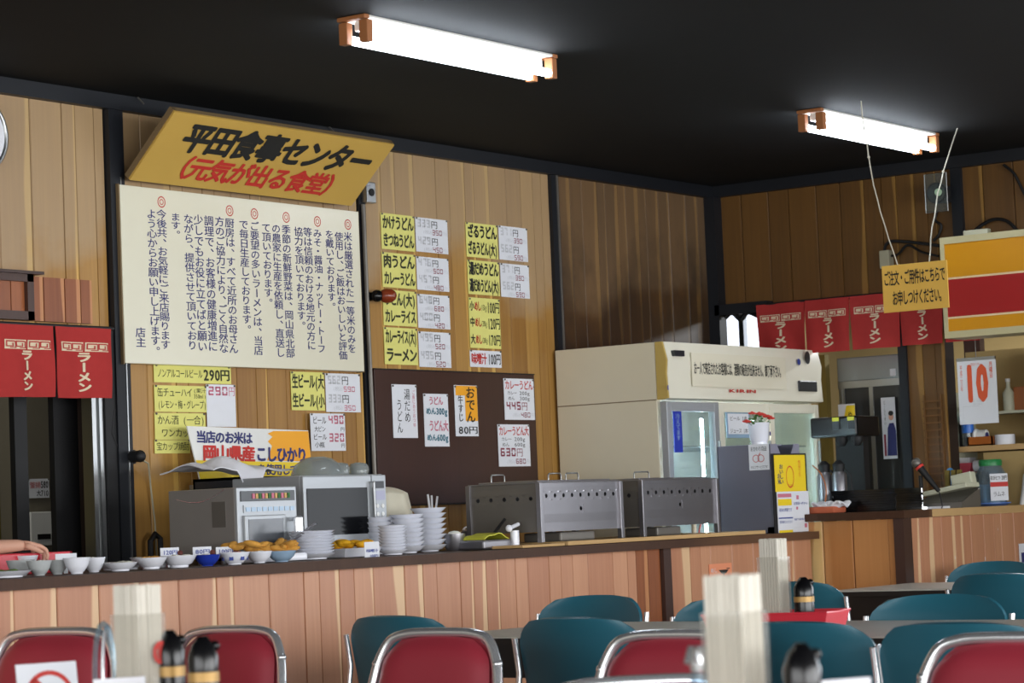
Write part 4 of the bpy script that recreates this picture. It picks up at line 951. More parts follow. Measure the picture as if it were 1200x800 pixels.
# towel on the shelf unit
tw = P(195, 540, 'y', 7.23); tw2 = P(328, 556, 'y', 7.23)
zt = P(300, 557, 'y', 7.19).z + .006
def towel(u, v):
    x = tw.x + .16 + u * (tw2.x - tw.x - .17); y = 7.15 + v * .27
    hump = .075 * math.exp(-((u - .42) / .16) ** 2) + .05 * math.exp(-((u - .08) / .12) ** 2) + .03 * math.exp(-((u - .7) / .2) ** 2)
    z = zt + (hump * .72 + .012) * (.35 + .65 * math.sin(3.0 * v + .1) ** 2) + .006 * math.sin(14 * u + 5 * v) + .003
    if v < .12 and .28 < u < .62: z -= (.12 - v) * .9 * math.sin((u - .28) / .34 * math.pi); y -= .0
    return (x, y - (.03 if v < .12 else 0), z)
tag(MB().grid(towel, 44, 16, .004).build('towel', 'cloth_white', smooth=70), 'crumpled white towel lying over the dark shelf unit', 'towel')
# rice banner leaning at the wall
a = P(219, 499, 'y', 7.49); b = P(358, 506, 'y', 7.49); c = P(352, 556, 'y', 7.49)
bn = thing('rice_banner', 'tilted rice banner with navy and red print and orange star behind the towel', 'banner', (a.x, 7.49, a.z))
Wb = b.x - a.x + .02; Hb = .27
def rb(o): o.rotation_euler = (0, R(1.2), 0); return o
def bq(pts, m, dep, nm):
    k = Ink(dep); k.poly(pts); return rb(k.build(m, bn, nm))
rb(MB().prism([(0, 0, 0), (Wb, 0, 0), (Wb + .03, 0, -Hb), (.09, 0, -Hb)], (0, .006, 0)).build('panel', 'plastic_white', bn))
bq([(.052, -.145), (Wb + .017, -.145), (Wb + .028, -.265), (.088, -.265)], 'yellow_bright', -.001, 'yellow_strip')
bq([(.70 * Wb, -.008), (.65 * Wb, -.02), (.69 * Wb, -.034), (.65 * Wb, -.055), (.685 * Wb, -.075), (.64 * Wb, -.14), (Wb + .014, -.14), (Wb - .002, -.003)], 'orange_star', -.0013, 'orange_star')
k = Ink(-.002); k.h('当店のお米は', .07 * Wb, .52 * Wb, -.072, -.018, .04); k.h('こしひかり', .55 * Wb, .98 * Wb, -.148, -.078, .05); k.h('を使用して', .56 * Wb, .9 * Wb, -.205, -.155, .03); rb(k.build('ink_navy', bn))
k = Ink(-.002); k.h('岡山県産', .12 * Wb, .54 * Wb, -.148, -.078, .05); rb(k.build('ink_red', bn))
MB().box((.1, .0, -Hb - .0), (.12, .09, -Hb + .02)).box((Wb - .1, .0, -Hb), (Wb - .08, .09, -Hb + .02)).build('stand', 'alu', bn)
# plastic bowls on the microwave
q = P(372, 552, 'y', 6.98); zt = P(400, 556, 'y', 6.80).z
t = thing('plastic_bowl', 'large upturned translucent bowl on top of the silver microwave', 'bowl', (q.x, 6.98, zt))
MB().lathe([(.115, 0), (.112, .015), (.095, .05), (.06, .075), (.03, .082), (.03, .078), (.056, .071), (.09, .046), (.107, .015), (.11, 0)], (0, 0, 0), 28).build('bowl', 'clear_plastic', t, smooth=60)
for i, (x, lab) in enumerate(((403, 'translucent small cup, left of the pair on the microwave'), (425, 'translucent cup with loop handle at the right end on the microwave'))):
    q = P(x - 5, 552, 'y', 6.93); t = thing('plastic_cup', lab, 'cup', (q.x, 6.93, zt), 0, 'translucent cups on the microwave')
    MB().lathe([(.04, 0), (.045, .03), (.035, .05), (.01, .055), (.01, .052), (.032, .046), (.041, .028), (.036, 0)], (0, 0, 0), 20).build('cup', 'clear_plastic', t, smooth=60)
    if i: MB().tube([(.04, 0, .005), (.06, 0, .01), (.067, 0, .025), (.06, 0, .04), (.04, 0, .043)], .005, 8).build('handle', 'clear_plastic', t, smooth=60)
# price cards
def card(tl, br, Y, label, text, clip=True, pinks=None):
    loc, W, H, _ = frame_on('A', Y, tl, br)
    t = thing('price_card', label, 'price card', (loc.x, Y, ZC), 0, 'price cards among the dishes')
    z0 = loc.z - ZC
    MB().box((0, 0, z0), (W, .002, z0 + H)).build('card', 'paper_white', t)
    MB().box((W * .4, .003, 0), (W * .6, .012, z0 + .01)).build('stand', 'alu', t)
    if text:
        k = Ink(); k.h(text, .1 * W, .9 * W, z0 + .25 * H, z0 + .75 * H, .02); k.build('ink_blue', t)
    if clip: MB().ball((W * 1.02, -.002, z0 + .012), .012, 10).build('clip', 'bean_brown', t, smooth=50)
    return t
card((65, 649), (90, 657), 6.62, 'blank white price card above the speckled bowls', '', False)
card((188, 642), (210, 652), 6.62, 'white price card reading 120 yen, left of three near the oven', '120円')
card((226, 641), (248, 651), 6.62, 'white price card between the other two before the oven, above the blue bowl', '80円')
card((253, 641), (275, 650), 6.62, 'white price card, right of three before the oven, by the tempura', '100円')
t = card((427, 635), (445, 655), 6.42, 'taller white price card in front of the small plate stack', '', False)
for o in t.children:
    if o.name.startswith('card'):
        k = Ink(); loc, W, H, _ = frame_on('A', 6.42, (427, 635), (445, 655)); z0 = loc.z - ZC
        k.h('味噌汁', .1 * W, .9 * W, z0 + .4 * H, z0 + .6 * H, .02); k.h('100円', .3 * W, .9 * W, z0 + .12 * H, z0 + .3 * H, .02); k.build('ink_blue', t)

# ------------------------------------------------------------------ drinks fridge
fx0, fx1, fy0, fy1, fz = 11.0, 12.58, 6.93, 7.58, P(775, 400, 'x', 11.0).z
fx1 = P(955, 430, 'y', fy0).x
fr = thing('drinks_fridge', 'large cream drinks fridge with three glass doors beside the far corner', 'refrigerator', (fx0, fy0, 0))
W, D = fx1 - fx0, fy1 - fy0
zh = P(775, 468, 'x', 11.0).z          # underside of the header
MB().box((0, .035, .08), (.035, D, fz), .003).box((W - .035, .035, .08), (W, D, fz), .003).box((.003, D - .03, .083), (W - .003, D - .001, fz - .003)).box((.003, .038, zh), (W - .003, D - .002, fz - .003)).box((.003, .038, .083), (W - .003, D - .002, .2)).build('cabinet', 'cream', fr)
MB().box((-.001, .036, zh - .002), (.0, D, zh + .003)).build('seam', 'board_edge', fr)
for x in (.05, W - .09):
    for y in (.06, D - .1): MB().box((x, y, 0), (x + .04, y + .04, .08)).build('foot', 'black_matt', fr)
# header: a slightly bowed fascia
pr = [(0, zh), (-.035, zh + .005), (-.028, zh + .13), (-.035, zh + .2), (-.012, fz), (.03, fz), (.03, zh)]
MB().prism([(0.012, a, b) for a, b in pr], (W - .0, 0, 0)).build('header', 'cream_front', fr, smooth=30)
MB().prism([(-.002, a + .001, b) for a, b in pr], (.012, 0, 0)).build('header_end', mat('ochre_trim', (196, 168, 92), .5), fr)
MB().box((.06, -.05, fz - .075), (.15, -.025, fz - .045)).build('grille', 'panel_dark', fr)
MB().box((W - .26, -.043, zh + .06), (W - .06, -.03, zh + .12), .006).build('grille', 'panel_dark', fr)
loc, Wn, Hn, _ = frame_on('A', fy0 - .04, (810, 413), (922, 456))
hx, hz_ = loc.x - fx0, loc.z
MB().box((hx, -.0395, hz_), (hx + Wn, -.037, hz_ + Hn)).build('paper_notice', mat('notice_paper', (226, 220, 198), .6), fr)
k = Ink(-.0405); k.h('お一人で来店されたお客様には、酒類の販売が出来ません、御了承下さい。', hx + .02, hx + Wn - .04, hz_ + .34 * Hn, hz_ + .74 * Hn, .02); k.build('ink_black', fr)
a = P(855, 455, 'y', fy0 - .04); b = P(885, 461, 'y', fy0 - .04)
k = Ink(-.0405); k.h('KIRIN', a.x - fx0, b.x - fx0, b.z + .002, a.z - .002, .035); k.build('ink_red', fr)
a = P(946, 419, 'y', fy0 - .04); k = Ink(-.0412); k.ring(a.x - fx0, a.z, 0, .03, 1.2); k.build('panel_dark', fr, 'badge'); 
a = P(936, 424, 'y', fy0 - .04); k = Ink(-.0412); k.ring(a.x - fx0, a.z, 0, .018); k.build('ink_blue', fr, 'badge')
a = P(782, 454, 'y', fy0 - .04); k = Ink(-.0412); k.rect(a.x - fx0, a.z - .012, a.x - fx0 + .01, a.z + .012); k.build('ink_blue', fr, 'badge')
# doors
dz1 = P(800, 468, 'y', fy0).z - .012; dz0 = .2
xs = [P(x, 500, 'y', fy0).x - fx0 for x in (778, 840, 899, 957)]
for i in range(3):
    a, b = xs[i] + .004, xs[i + 1] - .004; f_ = .045
    dr = MB().box((a, -.02, dz0), (a + f_, .02, dz1), .004).box((b - f_, -.02, dz0), (b, .02, dz1), .004).box((a + f_ - .006, -.0185, dz1 - .05), (b - f_ + .006, .0185, dz1 - .001), .002).box((a + f_ - .006, -.0185, dz0 + .001), (b - f_ + .006, .0185, dz0 + .06), .002).build('door', 'oven_grey' if i == 0 else 'cream_front', fr)
    MB().box((a + f_, -.004, dz0 + .06), (b - f_, .002, dz1 - .05)).build('glass_pane', 'glass', dr)
    MB().box((b - .03, -.035, 1.2), (b - .018, -.02, 1.45), .003).build('door_handle', 'alu', dr)
MB().box((.035, D - .04, .2), (W - .035, D - .03, zh)).box((.035, .06, .2), (.04, D - .04, zh)).build('liner', 'plastic_white', fr)
for z in (.55, .85, 1.15, 1.42): MB().box((.04, .06, z), (W - .04, D - .05, z + .008)).build('shelf', 'alu', fr)
for x in (xs[0] + .045, xs[1] - .012, xs[2] - .012): MB().cyl((x, .085, .4), (x, .085, zh - .09), .008, 8).build('lamp', 'fridge_lamp', fr)
# stickers inside the doors
a = P(787, 473, 'y', fy0); b = P(799, 530, 'y', fy0)
MB().box((a.x - fx0, -.008, b.z), (b.x - fx0, -.005, a.z)).build('blue_sticker', mat('sticker_blue', (34, 54, 170), .4), fr)
k = Ink(-.0095); k.v('冷えてます', (a.x + b.x) / 2 - fx0, a.z - .05, b.z + .06, .05); k.build('ceramic_pale', fr)
a = P(849, 480, 'y', fy0); b = P(878, 513, 'y', fy0)
MB().box((a.x - fx0, -.008, b.z), (b.x - fx0, -.005, a.z)).build('price_paper', 'ceramic_pale', fr)
MB().box((a.x - fx0 + .015, -.010, b.z + .02), (b.x - fx0 - .015, -.0085, a.z - .02)).build('price_paper', 'paper_white', fr)
k = Ink(-.0115); Wn = b.x - a.x; Hn = a.z - b.z; k.h('ビール 1本', a.x - fx0 + .03, b.x - fx0 - .03, b.z + .6 * Hn, b.z + .78 * Hn); k.h('ジュース 1本', a.x - fx0 + .03, b.x - fx0 - .03, b.z + .16 * Hn, b.z + .34 * Hn); k.build('ink_black', fr)
# grey dispenser box with posters at the end of the counter
bx0 = P(905, 560, 'y', 6.40).x; bx1 = P(950, 560, 'y', 6.40).x; by1 = P(842, 560, 'x', bx0).y
zt = P(905, 520, 'y', 6.40).z
dp = thing('water_dispenser', 'grey metal dispenser box with yellow poster at the end of the long counter', 'dispenser', (bx0, 6.40, ZC))
W = min(bx1, 11.42) - bx0; D = by1 - 6.40; H = zt - ZC
W = 11.436 - bx0
fp = [(0, 0, .03), (W, 0, .03), (W, 0, H), (W - .05, 0, H), (W - .09, 0, H - .06), (W * .5, 0, H - .085), (.10, 0, H - .06), (.06, 0, H), (0, 0, H)]
MB().prism(fp, (0, .004, 0)).build('front_panel', 'grey_blue', dp)
MB().box((0, .004, .0), (.004, D, H)).box((W - .004, .004, .0), (W, D, H)).box((0, D - .004, 0), (W, D, H)).box((.004, .004, .03), (W - .004, D - .004, H - .1)).build('body', mat('dispenser_side', (128, 130, 146), .25, .45), dp)
MB().box((.0, 0, 0), (.04, .04, .03)).box((W - .06, 0, 0), (W, .04, .03)).build('foot', 'black_matt', dp)
MB().box((.004, .10, H - .004), (W - .004, D - .004, H + .002)).build('top_plate', 'grey_blue', dp)
MB().box((.004, .02, H - .1), (W - .004, .10, H - .095)).build('inner_tray', 'plastic_white', dp)
# label on the side
sl = P(877, 521, 'x', bx0 - .002); s2 = P(902, 550, 'x', bx0 - .002)
t = MB().box((0, 0, 0), (sl.y - s2.y, .002, sl.z - s2.z)).build('care_label', 'paper_white', dp); t.location = (-.003, sl.y - 6.40, s2.z - ZC); t.rotation_euler = (0, 0, R(-90))
k = Ink(-.001); w_, h_ = sl.y - s2.y, sl.z - s2.z; k.h('おかわり自由', .1 * w_, .9 * w_, .72 * h_, .92 * h_); k.h('セルフサービスです', .08 * w_, .92 * w_, .05 * h_, .18 * h_); k.build('ink_black', t)
k = Ink(-.001); k.ring(.35 * w_, .45 * h_, .016, .019); k.ring(.6 * w_, .45 * h_, .016, .019); k.poly([(.47 * w_, .55 * h_), (.53 * w_, .55 * h_), (.6 * w_, .72 * h_)]); k.build('ink_red', t)
# poster sheets on its front
pt = P(908, 533, 'y', 6.385); pb = P(946, 575, 'y', 6.385); pc = P(952, 622, 'y', 6.385)
MB().box((pt.x - bx0 - .02, -.006, pb.z - ZC - .24), (pb.x - bx0 + .02, -.002, pt.z - ZC + .008)).build('clipboard', 'black_matt', dp)
ps = MB().box((0, 0, 0), (pb.x - pt.x, .002, pt.z - pb.z)).build('yellow_poster', 'yellow_bright', dp, (pt.x - bx0, -.010, pb.z - ZC))
w_, h_ = pb.x - pt.x, pt.z - pb.z
k = Ink(-.001); k.v('おいしい', .2 * w_, .75 * h_, .2 * h_, .13 * w_, .02); k.v('お米', .12 * w_, .5 * h_, .2 * h_, .1 * w_, .02); k.build('ink_navy', ps)
k = Ink(-.001); k.ring(.48 * w_, .4 * h_, .035, .04, 1.4); k.v('毎日食べよう', .8 * w_, .85 * h_, .4 * h_, .09 * w_); k.h('ごはん', .4 * w_, .6 * w_, .12 * h_, .2 * h_); k.build('ink_orange', ps)
ps = MB().box((0, 0, 0), (w_ + .01, .002, pb.z - pc.z)).build('white_poster', 'paper_white', dp, (pt.x - bx0 + .01, -.010, pc.z - ZC))
h_ = pb.z - pc.z
k = Ink(-.001); k.rect(.02 * w_, .86 * h_, .46 * w_, .95 * h_); k.rect(.62 * w_, .8 * h_, .7 * w_, .9 * h_); k.rect(.6 * w_, .55 * h_, .66 * w_, .62 * h_); k.rect(.85 * w_, .1 * h_, .93 * w_, .2 * h_); k.build('ink_pink', ps, 'print_block')
k = Ink(-.001); k.rect(.02 * w_, .66 * h_, .46 * w_, .82 * h_); k.rect(.02 * w_, .0 * h_, .46 * w_, .06 * h_); k.build('yellow_bright', ps, 'print_block')
k = Ink(-.001); k.rect(.02 * w_, .34 * h_, .48 * w_, .37 * h_); k.h('新米の季節です', .05 * w_, .46 * w_, .5 * h_, .6 * h_); k.h('県内産コシヒカリ', .05 * w_, .46 * w_, .22 * h_, .3 * h_); k.h('食堂で毎日炊きたて', .52 * w_, .98 * w_, .28 * h_, .34 * h_); k.h('お茶碗一杯から', .52 * w_, .98 * w_, .66 * h_, .74 * h_); k.build('ink_blue', ps)
# flower pot on it
q = P(891, 519, 'y', 6.55)
fp_ = thing('flower_pot', 'white pot of small red flowers standing on the grey dispenser', 'potted plant', (bx0 + .235, 6.60, zt + .002)); fp_.scale = (1, 1, .8)
MB().lathe([(.04, 0), (.048, .02), (.055, .12), (.058, .125), (.053, .125), (.045, .1), (.001, .1)], (0, 0, .02), 24).cyl((0, 0, 0), (0, 0, .02), .042, 20).build('pot', 'ceramic', fp_, smooth=50)
k = Ink(-.058); k.rect(.005, .06, .02, .085); k.build('ink_navy', fp_, 'mark')
st = MB(); lv = MB()
for i in range(9):
    a = i * .7; r = random.uniform(.04, .13); h = random.uniform(.15, .225)
    tip = Vector((r * math.cos(a) * 1.1, r * math.sin(a) * .6, h))
    st.tube([(0, 0, .11), (tip.x * .4, tip.y * .4, h * .75), tuple(tip)], .0018, 5)
    pb_ = MB()
    for j in range(6):
        b_ = j * 1.047; pb_.ball((.012 * math.cos(b_), .012 * math.sin(b_) * .8, .0), .010, 8, (1, 1, .7))
    pb_.ball((0, 0, .004), .009, 8); pb_.build('blossom', 'petal_red', fp_, tuple(tip), smooth=60)
for i in range(16):
    a = random.uniform(0, 6.3); r = random.uniform(.02, .08); lv.ball((r * math.cos(a), r * math.sin(a) * .6, random.uniform(.13, .2)), .014, 8, (1.2, .5, .5))
st.build('stems', 'leaf', fp_); tag(lv.build('foliage', 'leaf', fp_, smooth=60), kind='stuff')
# pale pipe stand between steamer and dispenser
q = P(845, 600, 'y', 6.45)
t = thing('drain_pipe', 'thin cream upright pipe between the right steamer and the grey dispenser', 'pipe', (q.x + .02, 6.62, ZC))
MB().cyl((0, 0, 0), (0, 0, .15), .012, 12).build('pipe', 'cream', t, smooth=40)
MB().cyl((0.0, -.02, .0), (.03, -.03, .09), .003, 6).ball((.035, -.03, .09), .012, 10).build('red_tag', 'petal_red', t)
q = P(813, 628, 'y', 6.60)
tag(MB().box((q.x - .05, 6.80, ZC), (q.x + .06, 6.84, ZC + .04), .004).build('soap_box', 'plastic_white'), 'small white box seen under the right steamer', 'box')
# stickers on the counter front
sheet('sticker', 'small orange sticker with a black bowl picture on the counter front boards', 'sticker', 'A', YC + .046, (831, 661), (858, 674), mat('sticker_orange', (236, 150, 110), .5),
      [('ink_black', lambda k, W, H: (k.poly([(.4 * W, .5 * H), (.85 * W, .5 * H), (.72 * W, .2 * H), (.53 * W, .2 * H)]), k.rect(.6 * W, .05 * H, .65 * W, .2 * H), k.rect(.75 * W, .55 * H, .9 * W, .62 * H))), ('paper_white', H_('めし', .05, .35, .3, .7))], pins=False)
sheet('sticker', 'small white card with a dark picture on the corner counter front', 'sticker', 'A', 5.86, (1194, 637), (1206, 662), wh, [('ink_navy', lambda k, W, H: k.rect(.2 * W, .15 * H, .9 * W, .6 * H))], pins=False)

# ------------------------------------------------------------------ far wall things
# hanging hand-lettered sign on strings
XS = 11.0
loc, W, H, rz = frame_on('B', XS, (1033, 312), (1112, 360))
hs_ = thing('hanging_sign', 'hand-lettered wooden order sign hung by two strings from the ceiling', 'sign', loc, R(-90))
MB().box((0, 0, 0), (W, .008, H), .001).build('panel', 'hand_sign', hs_)
k = Ink(-.002); k.h('ご注文・ご用件はこちらで', .03 * W, .97 * W, .55 * H, .88 * H, .02); k.h('お申しつけください。', .15 * W, .95 * W, .12 * H, .45 * H, .02); k.build('ink_black', hs_)
for (u, cpx) in ((.25, (1009, 118)), (.74, (1122, 150))):
    top = P(*cpx, 'z', CZ); a = Vector((XS, loc.y - u * W, loc.z + H)); pts = []
    for i in range(13):
        s_ = i / 12; p = a.lerp(top, s_); p += Vector((0, .03 * math.sin(s_ * 3.14), 0)) + Vector((random.uniform(-.003, .003), random.uniform(-.003, .003), 0)); pts.append(p)
    pts[0], pts[-1] = a, top
    MI = Matrix.Rotation(R(90), 3, 'Z'); o = MB().tube([MI @ (p - loc) for p in pts], .0032, 6).build('string', 'string', hs_)
    MB().ball(tuple(MI @ (pts[8] - loc)), .007, 8).build('knot', 'string', hs_)
# illuminated stripe sign
XL = 12.1
loc, W, H, rz = frame_on('B', XL, (1102, 279), (1106, 397.5)); a = P(1106, 397, 'x', XL); y1 = P(1240, 340, 'x', XL).y
W = loc.y - y1; loc.z = a.z; H = P(1102, 279, 'x', XL).z - a.z
ls = thing('stripe_sign', 'big yellow and red striped shop light box over the till', 'sign', loc, R(-90))
MB().box((0, 0, 0), (W, .22, H)).build('case', 'sign_frame', ls)
MB().box((0, -.012, 0), (W, -.0005, .035)).box((0, -.012, H - .035), (W, -.0005, H)).box((0, -.0118, .035), (.022, -.0005, H - .035)).box((W - .022, -.0118, .035), (W, -.0005, H - .035)).build('frame', 'sign_frame', ls)
for z0, z1, m in ((.035, .19, 'litsign_yellow'), (.19, .21, 'litsign_white'), (.21, .58, 'litsign_red'), (.58, .60, 'litsign_white'), (.60, 1 - .035 / H, 'litsign_yellow')):
    MB().box((.022, -.004, z0 * H if z0 > .04 else .035), (W - .022, 0, z1 * H)).build('stripe_panel', m, ls)
for u in (.2, W - .2): MB().box((u, .2, H * .4), (u + .03, XB - XL, H * .4 + .03)).build('wall_bracket', 'black_matt', ls)
# lamp box and cables high on the far wall
loc, W, H, rz = frame_on('B', XB - .16, (1083, 205), (1111, 247))
t = thing('spot_lamp', 'round black lamp in a clear square bracket high on the far wall', 'lamp', loc, R(-90))
MB().tube([(0, 0, 0), (W, 0, 0), (W, 0, H), (0, 0, H)], .003, 6, True).build('wire_edge', 'alu', t)
MB().box((0, -.002, 0), (W, .002, H)).build('clear_plate', 'glass', t)
MB().box((W * .3, .08, H * .3), (W * .7, .16, H * .7)).build('wall_mount', 'black_matt', t)
s_ = MB().lathe([(.02, 0), (.05, .03), (.058, .08), (.058, .1), (.05, .1), (.02, .06), (.001, .06)], (0, 0, 0), 24).build('shade', 'black_matt', t, smooth=50)
s_.rotation_euler = (R(90), 0, 0); s_.location = (W * .5, .1, H * .5)
MB().ball((W * .45, .05, H * .55), .026, 14).build('bulb', 'lamp_dot', t, smooth=60)
def cable(name, label, px, X, r=.008, m='black_matt'):
    pts = [P(x, y, 'x', X) for x, y in px]
    # smooth the line
    fine = []
    for i in range(len(pts) - 1):
        p0 = pts[max(0, i - 1)]; p1 = pts[i]; p2 = pts[i + 1]; p3 = pts[min(len(pts) - 1, i + 2)]
        for s in range(6):
            u = s / 6; fine.append(.5 * ((2 * p1) + (-p0 + p2) * u + (2 * p0 - 5 * p1 + 4 * p2 - p3) * u * u + (-p0 + 3 * p1 - 3 * p2 + p3) * u ** 3))
    fine.append(pts[-1])
    return tag(MB().tube(fine, r, 6).build(name, m, smooth=60), label, 'cable')
cable('cable', 'black cable looping from the white plug towards the striped sign', [(1037, 303), (1037, 290), (1043, 283), (1060, 283), (1080, 285), (1102, 288)], XB - .02, .009)
cable('cable', 'lower black cable sagging behind the hanging sign', [(1040, 300), (1052, 298), (1064, 287), (1080, 295), (1100, 300)], XB - .03, .007)
cable('cable', 'black cable dropping below the round lamp on the far wall', [(1098, 247), (1096, 258), (1103, 264), (1100, 275), (1094, 282)], XB - .02, .008)
cable('cable', 'black cable arching over the top of the striped sign', [(1140, 273), (1150, 264), (1165, 257), (1180, 259), (1192, 270)], XB - .03, .010)
cable('cable', 'black cable slanting down from the beam at the right edge', [(1176, 193), (1188, 203), (1196, 218), (1205, 236)], XB - .02, .008)
cable('cable', 'bundle of black wiring under the boards left of the long curtain', [(850, 372), (858, 366), (868, 374), (876, 366), (888, 370)], XB - .04, .014)
q = P(1038, 304, 'x', XB - .04)
t = thing('wall_plug', 'pale grey plug at the end of the looping cable on the far wall', 'plug', (XB, q.y, q.z), R(-90)); MB().box((-.03, -.06, -.05), (.03, 0, .05), .006).build('plug_body', 'rope_pale', t)
q = P(1143, 276, 'x', XB - .05)
t = thing('tape_roll', 'small pale strip lamp holder lying on top of the striped sign', 'socket', (XL + .1, P(1143, 276, 'x', XL + .1).y, bpy.data.objects['stripe_sign'].location.z + .512), R(-90))
zz = bpy.data.objects['stripe_sign'].location.z
hh = P(1102, 279, 'x', XL).z
t.location.z = hh
MB().box((-.06, -.02, 0), (.08, .02, .035), .005).build('holder_body', 'register_beige', t)

# kitchen beyond the long curtain
X1 = 13.05
a = P(980, 416, 'x', X1); b = P(1058, 420, 'x', X1)
sc_ = thing('display_fridge', 'silver glass-door display refrigerator in the kitchen opening', 'refrigerator', (X1, a.y, 0), R(-90) + R(0))
W = a.y - b.y; H = P(1020, 417, 'x', X1).z; D = .5
z1 = P(1020, 445, 'x', X1).z; z2 = P(1020, 453, 'x', X1).z
MB().box((0, .0, z1), (W, D, H), .006).build('header', mat('silver_blue', (150, 158, 160), .35, .5), sc_)
MB().box((0, .01, .0), (.02, D, z1)).box((W - .02, .01, 0), (W, D, z1)).box((0, D - .02, 0), (W, D, z1)).box((0, .01, 0), (W, D, .5)).box((0, .0, z2), (W, .03, z1)).build('cabinet', 'alu', sc_)
MB().box((W - .012, -.006, .5), (W, .01, H)).build('edge_strip', 'cream', sc_)
for z in (1.2, 1.5, 1.7): MB().box((.02, .06, z), (W - .02, D - .05, z + .012)).build('shelf', 'steel_dark', sc_)
for i, (u0, u1) in enumerate(((.03, .5), (.47, .97))):
    dr = MB().box((u0 * W, .012 - .006 * i, .5), (u0 * W + .02, .03 - .006 * i, z2)).box((u1 * W - .02, .012 - .006 * i, .5), (u1 * W, .03 - .006 * i, z2)).build('sliding_door', 'alu', sc_)
    MB().box((u0 * W + .02, .018 - .006 * i, .5), (u1 * W - .02, .022 - .006 * i, z2)).build('glass_pane', 'glass_dark', dr)
q = P(1047, 436, 'x', X1); MB().box((a.y - q.y - .02, -.004, q.z - .02), (a.y - q.y + .015, .0, q.z + .02)).build('maker_label', 'paper_white', sc_)
sheet('poster', 'narrow yellow poster with black brush writing on the silver fridge glass', 'poster', 'B', X1 - .008, (982, 474), (1006, 561), wh,
      [('yellow_bright', lambda k, W, H: k.poly([(0, .2 * H), (W, .2 * H), (W, .98 * H), (.5 * W, .98 * H), (.25 * W, .75 * H), (0, .7 * H)])), ], pins=False)
for o in list(COL.objects):
    if o.get('label', '').startswith('narrow yellow poster'):
        _, w_, h_, _ = frame_on('B', X1 - .008, (982, 474), (1006, 561))
        k = Ink(-.002); k.v('やきそば定食', .7 * w_, .9 * h_, .25 * h_, .28 * w_, .02); k.v('冷めん', .3 * w_, .7 * h_, .25 * h_, .25 * w_, .02); k.build('ink_black', o)
pm = sheet('poster', 'tall white poster of a person in a dark blue top on the silver fridge', 'poster', 'B', X1 - .010, (1032, 466), (1052, 537), wh, [], pins=False)
_, w_, h_, _ = frame_on('B', X1 - .010, (1032, 466), (1052, 537))
k = Ink(-.001); k.poly([(.3 * w_, .05 * h_), (.99 * w_, .05 * h_), (.99 * w_, .45 * h_), (.85 * w_, .58 * h_), (.55 * w_, .58 * h_), (.4 * w_, .5 * h_)]); k.build('ink_navy', pm, 'printed_jacket')
k = Ink(-.0014); k.ring(.68 * w_, .68 * h_, 0, .17 * w_, 1.3); k.build('skin', pm, 'printed_face'); k = Ink(-.0018); k.ring(.68 * w_, .74 * h_, 0, .18 * w_, .9); k.build('hair', pm, 'printed_hair')
k = Ink(-.0012); k.v('ビールうまい', .25 * w_, .95 * h_, .55 * h_, .14 * w_); k.build('ink_olive', pm)
k = Ink(-.0014); k.rect(.1 * w_, .05 * h_, .25 * w_, .4 * h_); k.build('ink_maroon', pm, 'printed_glass')
a = P(956, 415, 'x', 12.95); b = P(979, 600, 'x', 12.95)
tag(MB().box((12.95, a.y, 0), (13.0, b.y + .02, 1.95)).build('partition_board', 'olive_wall'), 'ochre partition board between the cream fridge and the silver fridge', 'partition')
# coffee machine
q = P(957, 500, 'x', 12.1); q2 = P(1004, 500, 'x', 12.1); zt = P(980, 488, 'x', 12.1).z; zb_ = P(980, 512, 'x', 12.1).z
cm = thing('drink_dispenser', 'black drink dispenser with two green-marked taps beside the silver fridge', 'dispenser', (12.1, q.y, ZC2), R(-90))
W = q.y - q2.y
MB().box((-.04, .0, zb_ - ZC2), (W, .26, zt - ZC2), .012).build('head', 'black_gloss', cm)
MB().box((0, .2, .02), (W * .7, .26, zb_ - ZC2)).box((-.02, .0, 0), (W, .26, .025), .004).build('column', 'black_matt', cm)
for i, u in enumerate((.5, .88)):
    MB().box((u * W - .02, -.008, zt - ZC2 - .07), (u * W + .02, 0, zt - ZC2 - .01)).build('tap_panel', 'panel_dark', cm)
    MB().box((u * W - .02, -.010, zt - ZC2 - .025), (u * W + .02, -.008, zt - ZC2 - .005)).build('tap_label', mat('lime', (180, 210, 80), .5), cm)
    MB().lathe([(.03, 0), (.035, -.02), (.015, -.05), (.001, -.05)], (u * W, .05, zb_ - ZC2), 14).build('tap', 'black_matt', cm, smooth=50)
for i in range(2):
    q = P(968 + i * 17, 550, 'x', 12.06)
    t = thing('thermos_jug', ['steel jug with black lid, left one under the black drink dispenser', 'steel jug with black lid, right one under the black drink dispenser'][i], 'jug', (12.04, q.y, ZC2 + .026), R(-90), 'steel jugs under the dispenser')
    MB().lathe([(.038, 0), (.04, .02), (.04, .17), (.03, .19), (.001, .19)], (0, 0, 0), 18).build('body', 'steel', t, smooth=40)
    MB().lathe([(.031, .19), (.033, .23), (.012, .25), (.001, .25)], (0, 0, 0), 18).build('lid', 'black_matt', t, smooth=40)
    MB().tube([(.04, 0, .05), (.07, 0, .06), (.07, 0, .17), (.035, 0, .2)], .007, 8).build('handle', 'black_matt', t, smooth=50)
